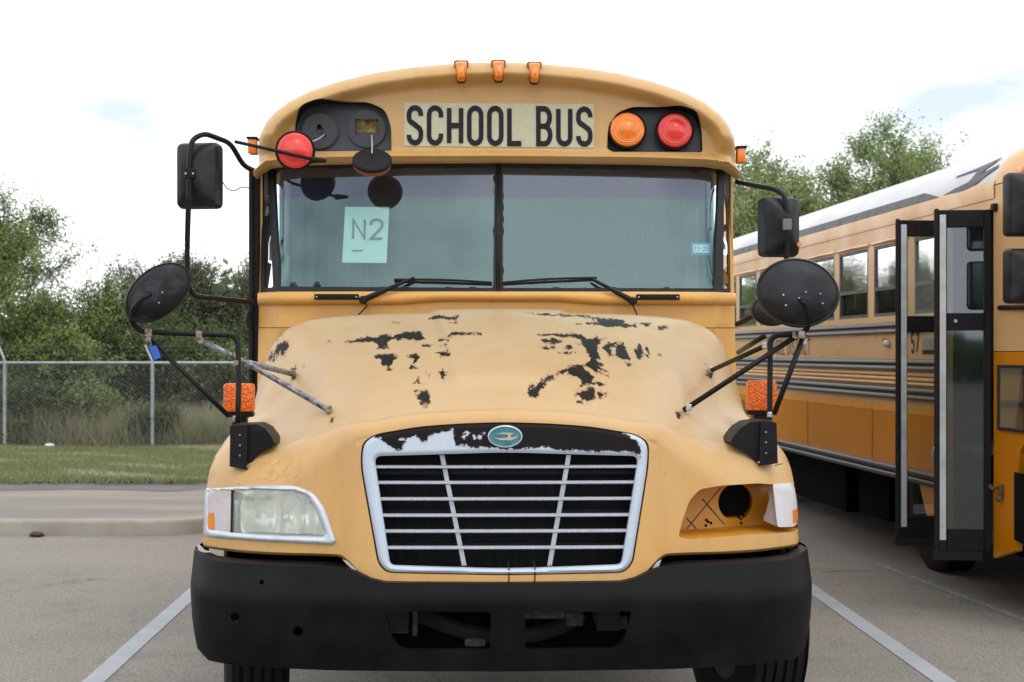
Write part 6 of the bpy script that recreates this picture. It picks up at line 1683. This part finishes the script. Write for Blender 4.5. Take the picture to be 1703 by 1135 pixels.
tree('twiggy_thicket', (-7.6, 36.5), 4.1, 3.4, LEAF_C, 26000, .03, 5, 'olive twiggy thicket rising between the left mirrors', trunks=9, depth=3, spread=.3, up=.3, cat='thicket', group=G1, fill=.15, low=.7, twig=.7, rise=1.1, ntwig=4)
tree('twiggy_thicket', (-5.6, 36.8), 4.15, 3.4, LEAF_C, 26000, .03, 6, 'olive twiggy thicket right beside the yellow bus', trunks=9, depth=3, spread=.3, up=.3, cat='thicket', group=G1, fill=.15, low=.7, twig=.7, rise=1.1, ntwig=4)
tree('dense_shrub', (-7.3, 34.0), 2.75, 3.0, LEAF_B, 30000, .034, 7, 'dense dark green shrub behind the round left mirror', trunks=5, depth=3, cat='shrub', group=G1, fill=.3, low=.8, twig=.5)
tree('dense_shrub', (-5.0, 34.6), 2.95, 3.0, LEAF_B, 30000, .034, 8, 'dense dark green shrub hidden partly by the yellow bus', trunks=5, depth=3, cat='shrub', group=G1, fill=.3, low=.8, twig=.5)
tree('round_shrub', (-8.5, 34.6), 3.55, 2.6, LEAF_A, 22000, .034, 15, 'taller light green shrub filling the gap beside the feathery tree', trunks=5, depth=3, cat='shrub', group=G1, fill=.2, low=.7, twig=.5)
tree('leafy_bush', (-9.35, 30.75), 1.3, 1.5, LEAF_B, 11000, .03, 9, 'low dark leafy bush against the fence by the leftmost post', trunks=5, depth=2, cat='bush', group=G1, fill=.4, low=.8, twig=.35)
tree('leafy_bush', (-8.4, 31.4), 1.25, 1.2, LEAF_D, 7000, .03, 10, 'pale green leafy bush in the weeds between the fence posts', trunks=4, depth=2, cat='bush', group=G1, fill=.2, low=.8, twig=.35)
tree('spiky_bush', (-6.85, 30.45), .75, 1.1, LEAF_B, 5000, .026, 12, 'small spiky dark bush at the foot of the middle fence post', trunks=7, depth=2, spread=.35, cat='bush', group=G1, twig=.3, rise=.6)
tree('leafy_bush', (-5.9, 33.0), 1.9, 1.6, LEAF_A, 11000, .034, 13, 'light green bush behind the fence near the amber turn lamp', trunks=4, depth=3, cat='bush', group=G1, fill=.2, low=.8, twig=.4)
tree('broad_tree', (-13.2, 35.5), 5.6, 4.6, LEAF_A, 16000, .045, 14, 'broad green tree just beyond the left edge', depth=4, group=G1, kids=2, twig=.6)
G2 = 'trees beyond the second bus'
tree('airy_tree', (7.5, 47.0, -.05), 7.9, 4.4, LEAF_D, 30000, .05, 21, 'airy pale green tree left of the group behind the tan bus', depth=4, spread=.5, group=G2, kids=2, up=.2, trunks=3, twig=.9, ntwig=5)
tree('airy_tree', (9.3, 48.0, -.05), 7.6, 4.2, LEAF_D, 26000, .05, 26, 'airy pale green tree just left of the tallest behind the tan bus', depth=4, spread=.5, group=G2, kids=2, up=.2, trunks=3, twig=.9, ntwig=5)
tree('airy_tree', (11.2, 48.5, -.05), 8.8, 4.0, LEAF_D, 36000, .05, 22, 'tallest airy green tree behind the tan bus roof', depth=4, spread=.42, group=G2, kids=2, up=.25, trunks=3, twig=.9, ntwig=5)
tree('airy_tree', (13.1, 50.0, -.05), 8.2, 3.6, LEAF_D, 16000, .05, 23, 'thin airy tree at the right behind the white roof', depth=4, spread=.5, group=G2, kids=2, up=.2, trunks=2, twig=.9, ntwig=5)
tree('green_shrub', (6.5, 44.5, -.05), 4.7, 2.6, LEAF_A, 16000, .045, 24, 'bright green shrub seen between the two buses', trunks=4, depth=3, cat='shrub', group=G2, fill=.2, low=.7, twig=.7)
tree('green_shrub', (10.0, 46.0, -.05), 5.4, 4.6, LEAF_A, 20000, .045, 25, 'green shrub below the tallest tree behind the tan bus', trunks=5, depth=3, cat='shrub', group=G2, fill=.2, low=.7, twig=.7)

def far_wood():
    rng = np.random.default_rng(40); n = 150000      # a belt of woodland all round the lot
    th = rng.uniform(0, 2 * PI, n); R = 75 + rng.normal(0, 3, n)
    H = 4.0 + 1.1 * np.sin(th * 26) + .8 * np.sin(th * 61 + 1) + .5 * np.sin(th * 140)
    P = np.stack([R * np.sin(th), R * np.cos(th), H * np.sqrt(rng.random(n)) * rng.uniform(.6, 1.05, n)], 1)
    V, F = leaf_quads(P, .26, rng, aspect=.6); o = bigmesh('distant_wood', V, F, LEAF_B); tag(o, 'low dark belt of distant woodland along the horizon', 'wood', kind='stuff')
far_wood()

# ------------------------------------------------------------------ litter
def crumple(name, pos, r, m, label, seed, fl=.6):
    rng = np.random.default_rng(seed); bm = bmesh.new(); bmesh.ops.create_icosphere(bm, subdivisions=2, radius=r)
    for v in bm.verts: v.co *= rng.uniform(.6, 1.25); v.co.z = max(-.3 * r, v.co.z * fl); v.co.x *= 1.5
    mb = MB(); bm.verts.index_update(); mb.add([v.co for v in bm.verts], [[v.index for v in f.verts] for f in bm.faces]); bm.free()
    o = part(name, mb, m); o.location = pos; tag(o, label, 'litter'); return o
crumple('litter_scrap', (-4.26, 14.28, .022), .05, LITTER, 'small dark scrap of litter lying at the foot of the kerb', 3, .5)
crumple('litter_bag', (-8.65, 29.75, float(lawn_z(np.array(-8.65), np.array(29.75))) + .05), .07, LITTERW, 'crumpled white litter in the grass below the fence', 5)
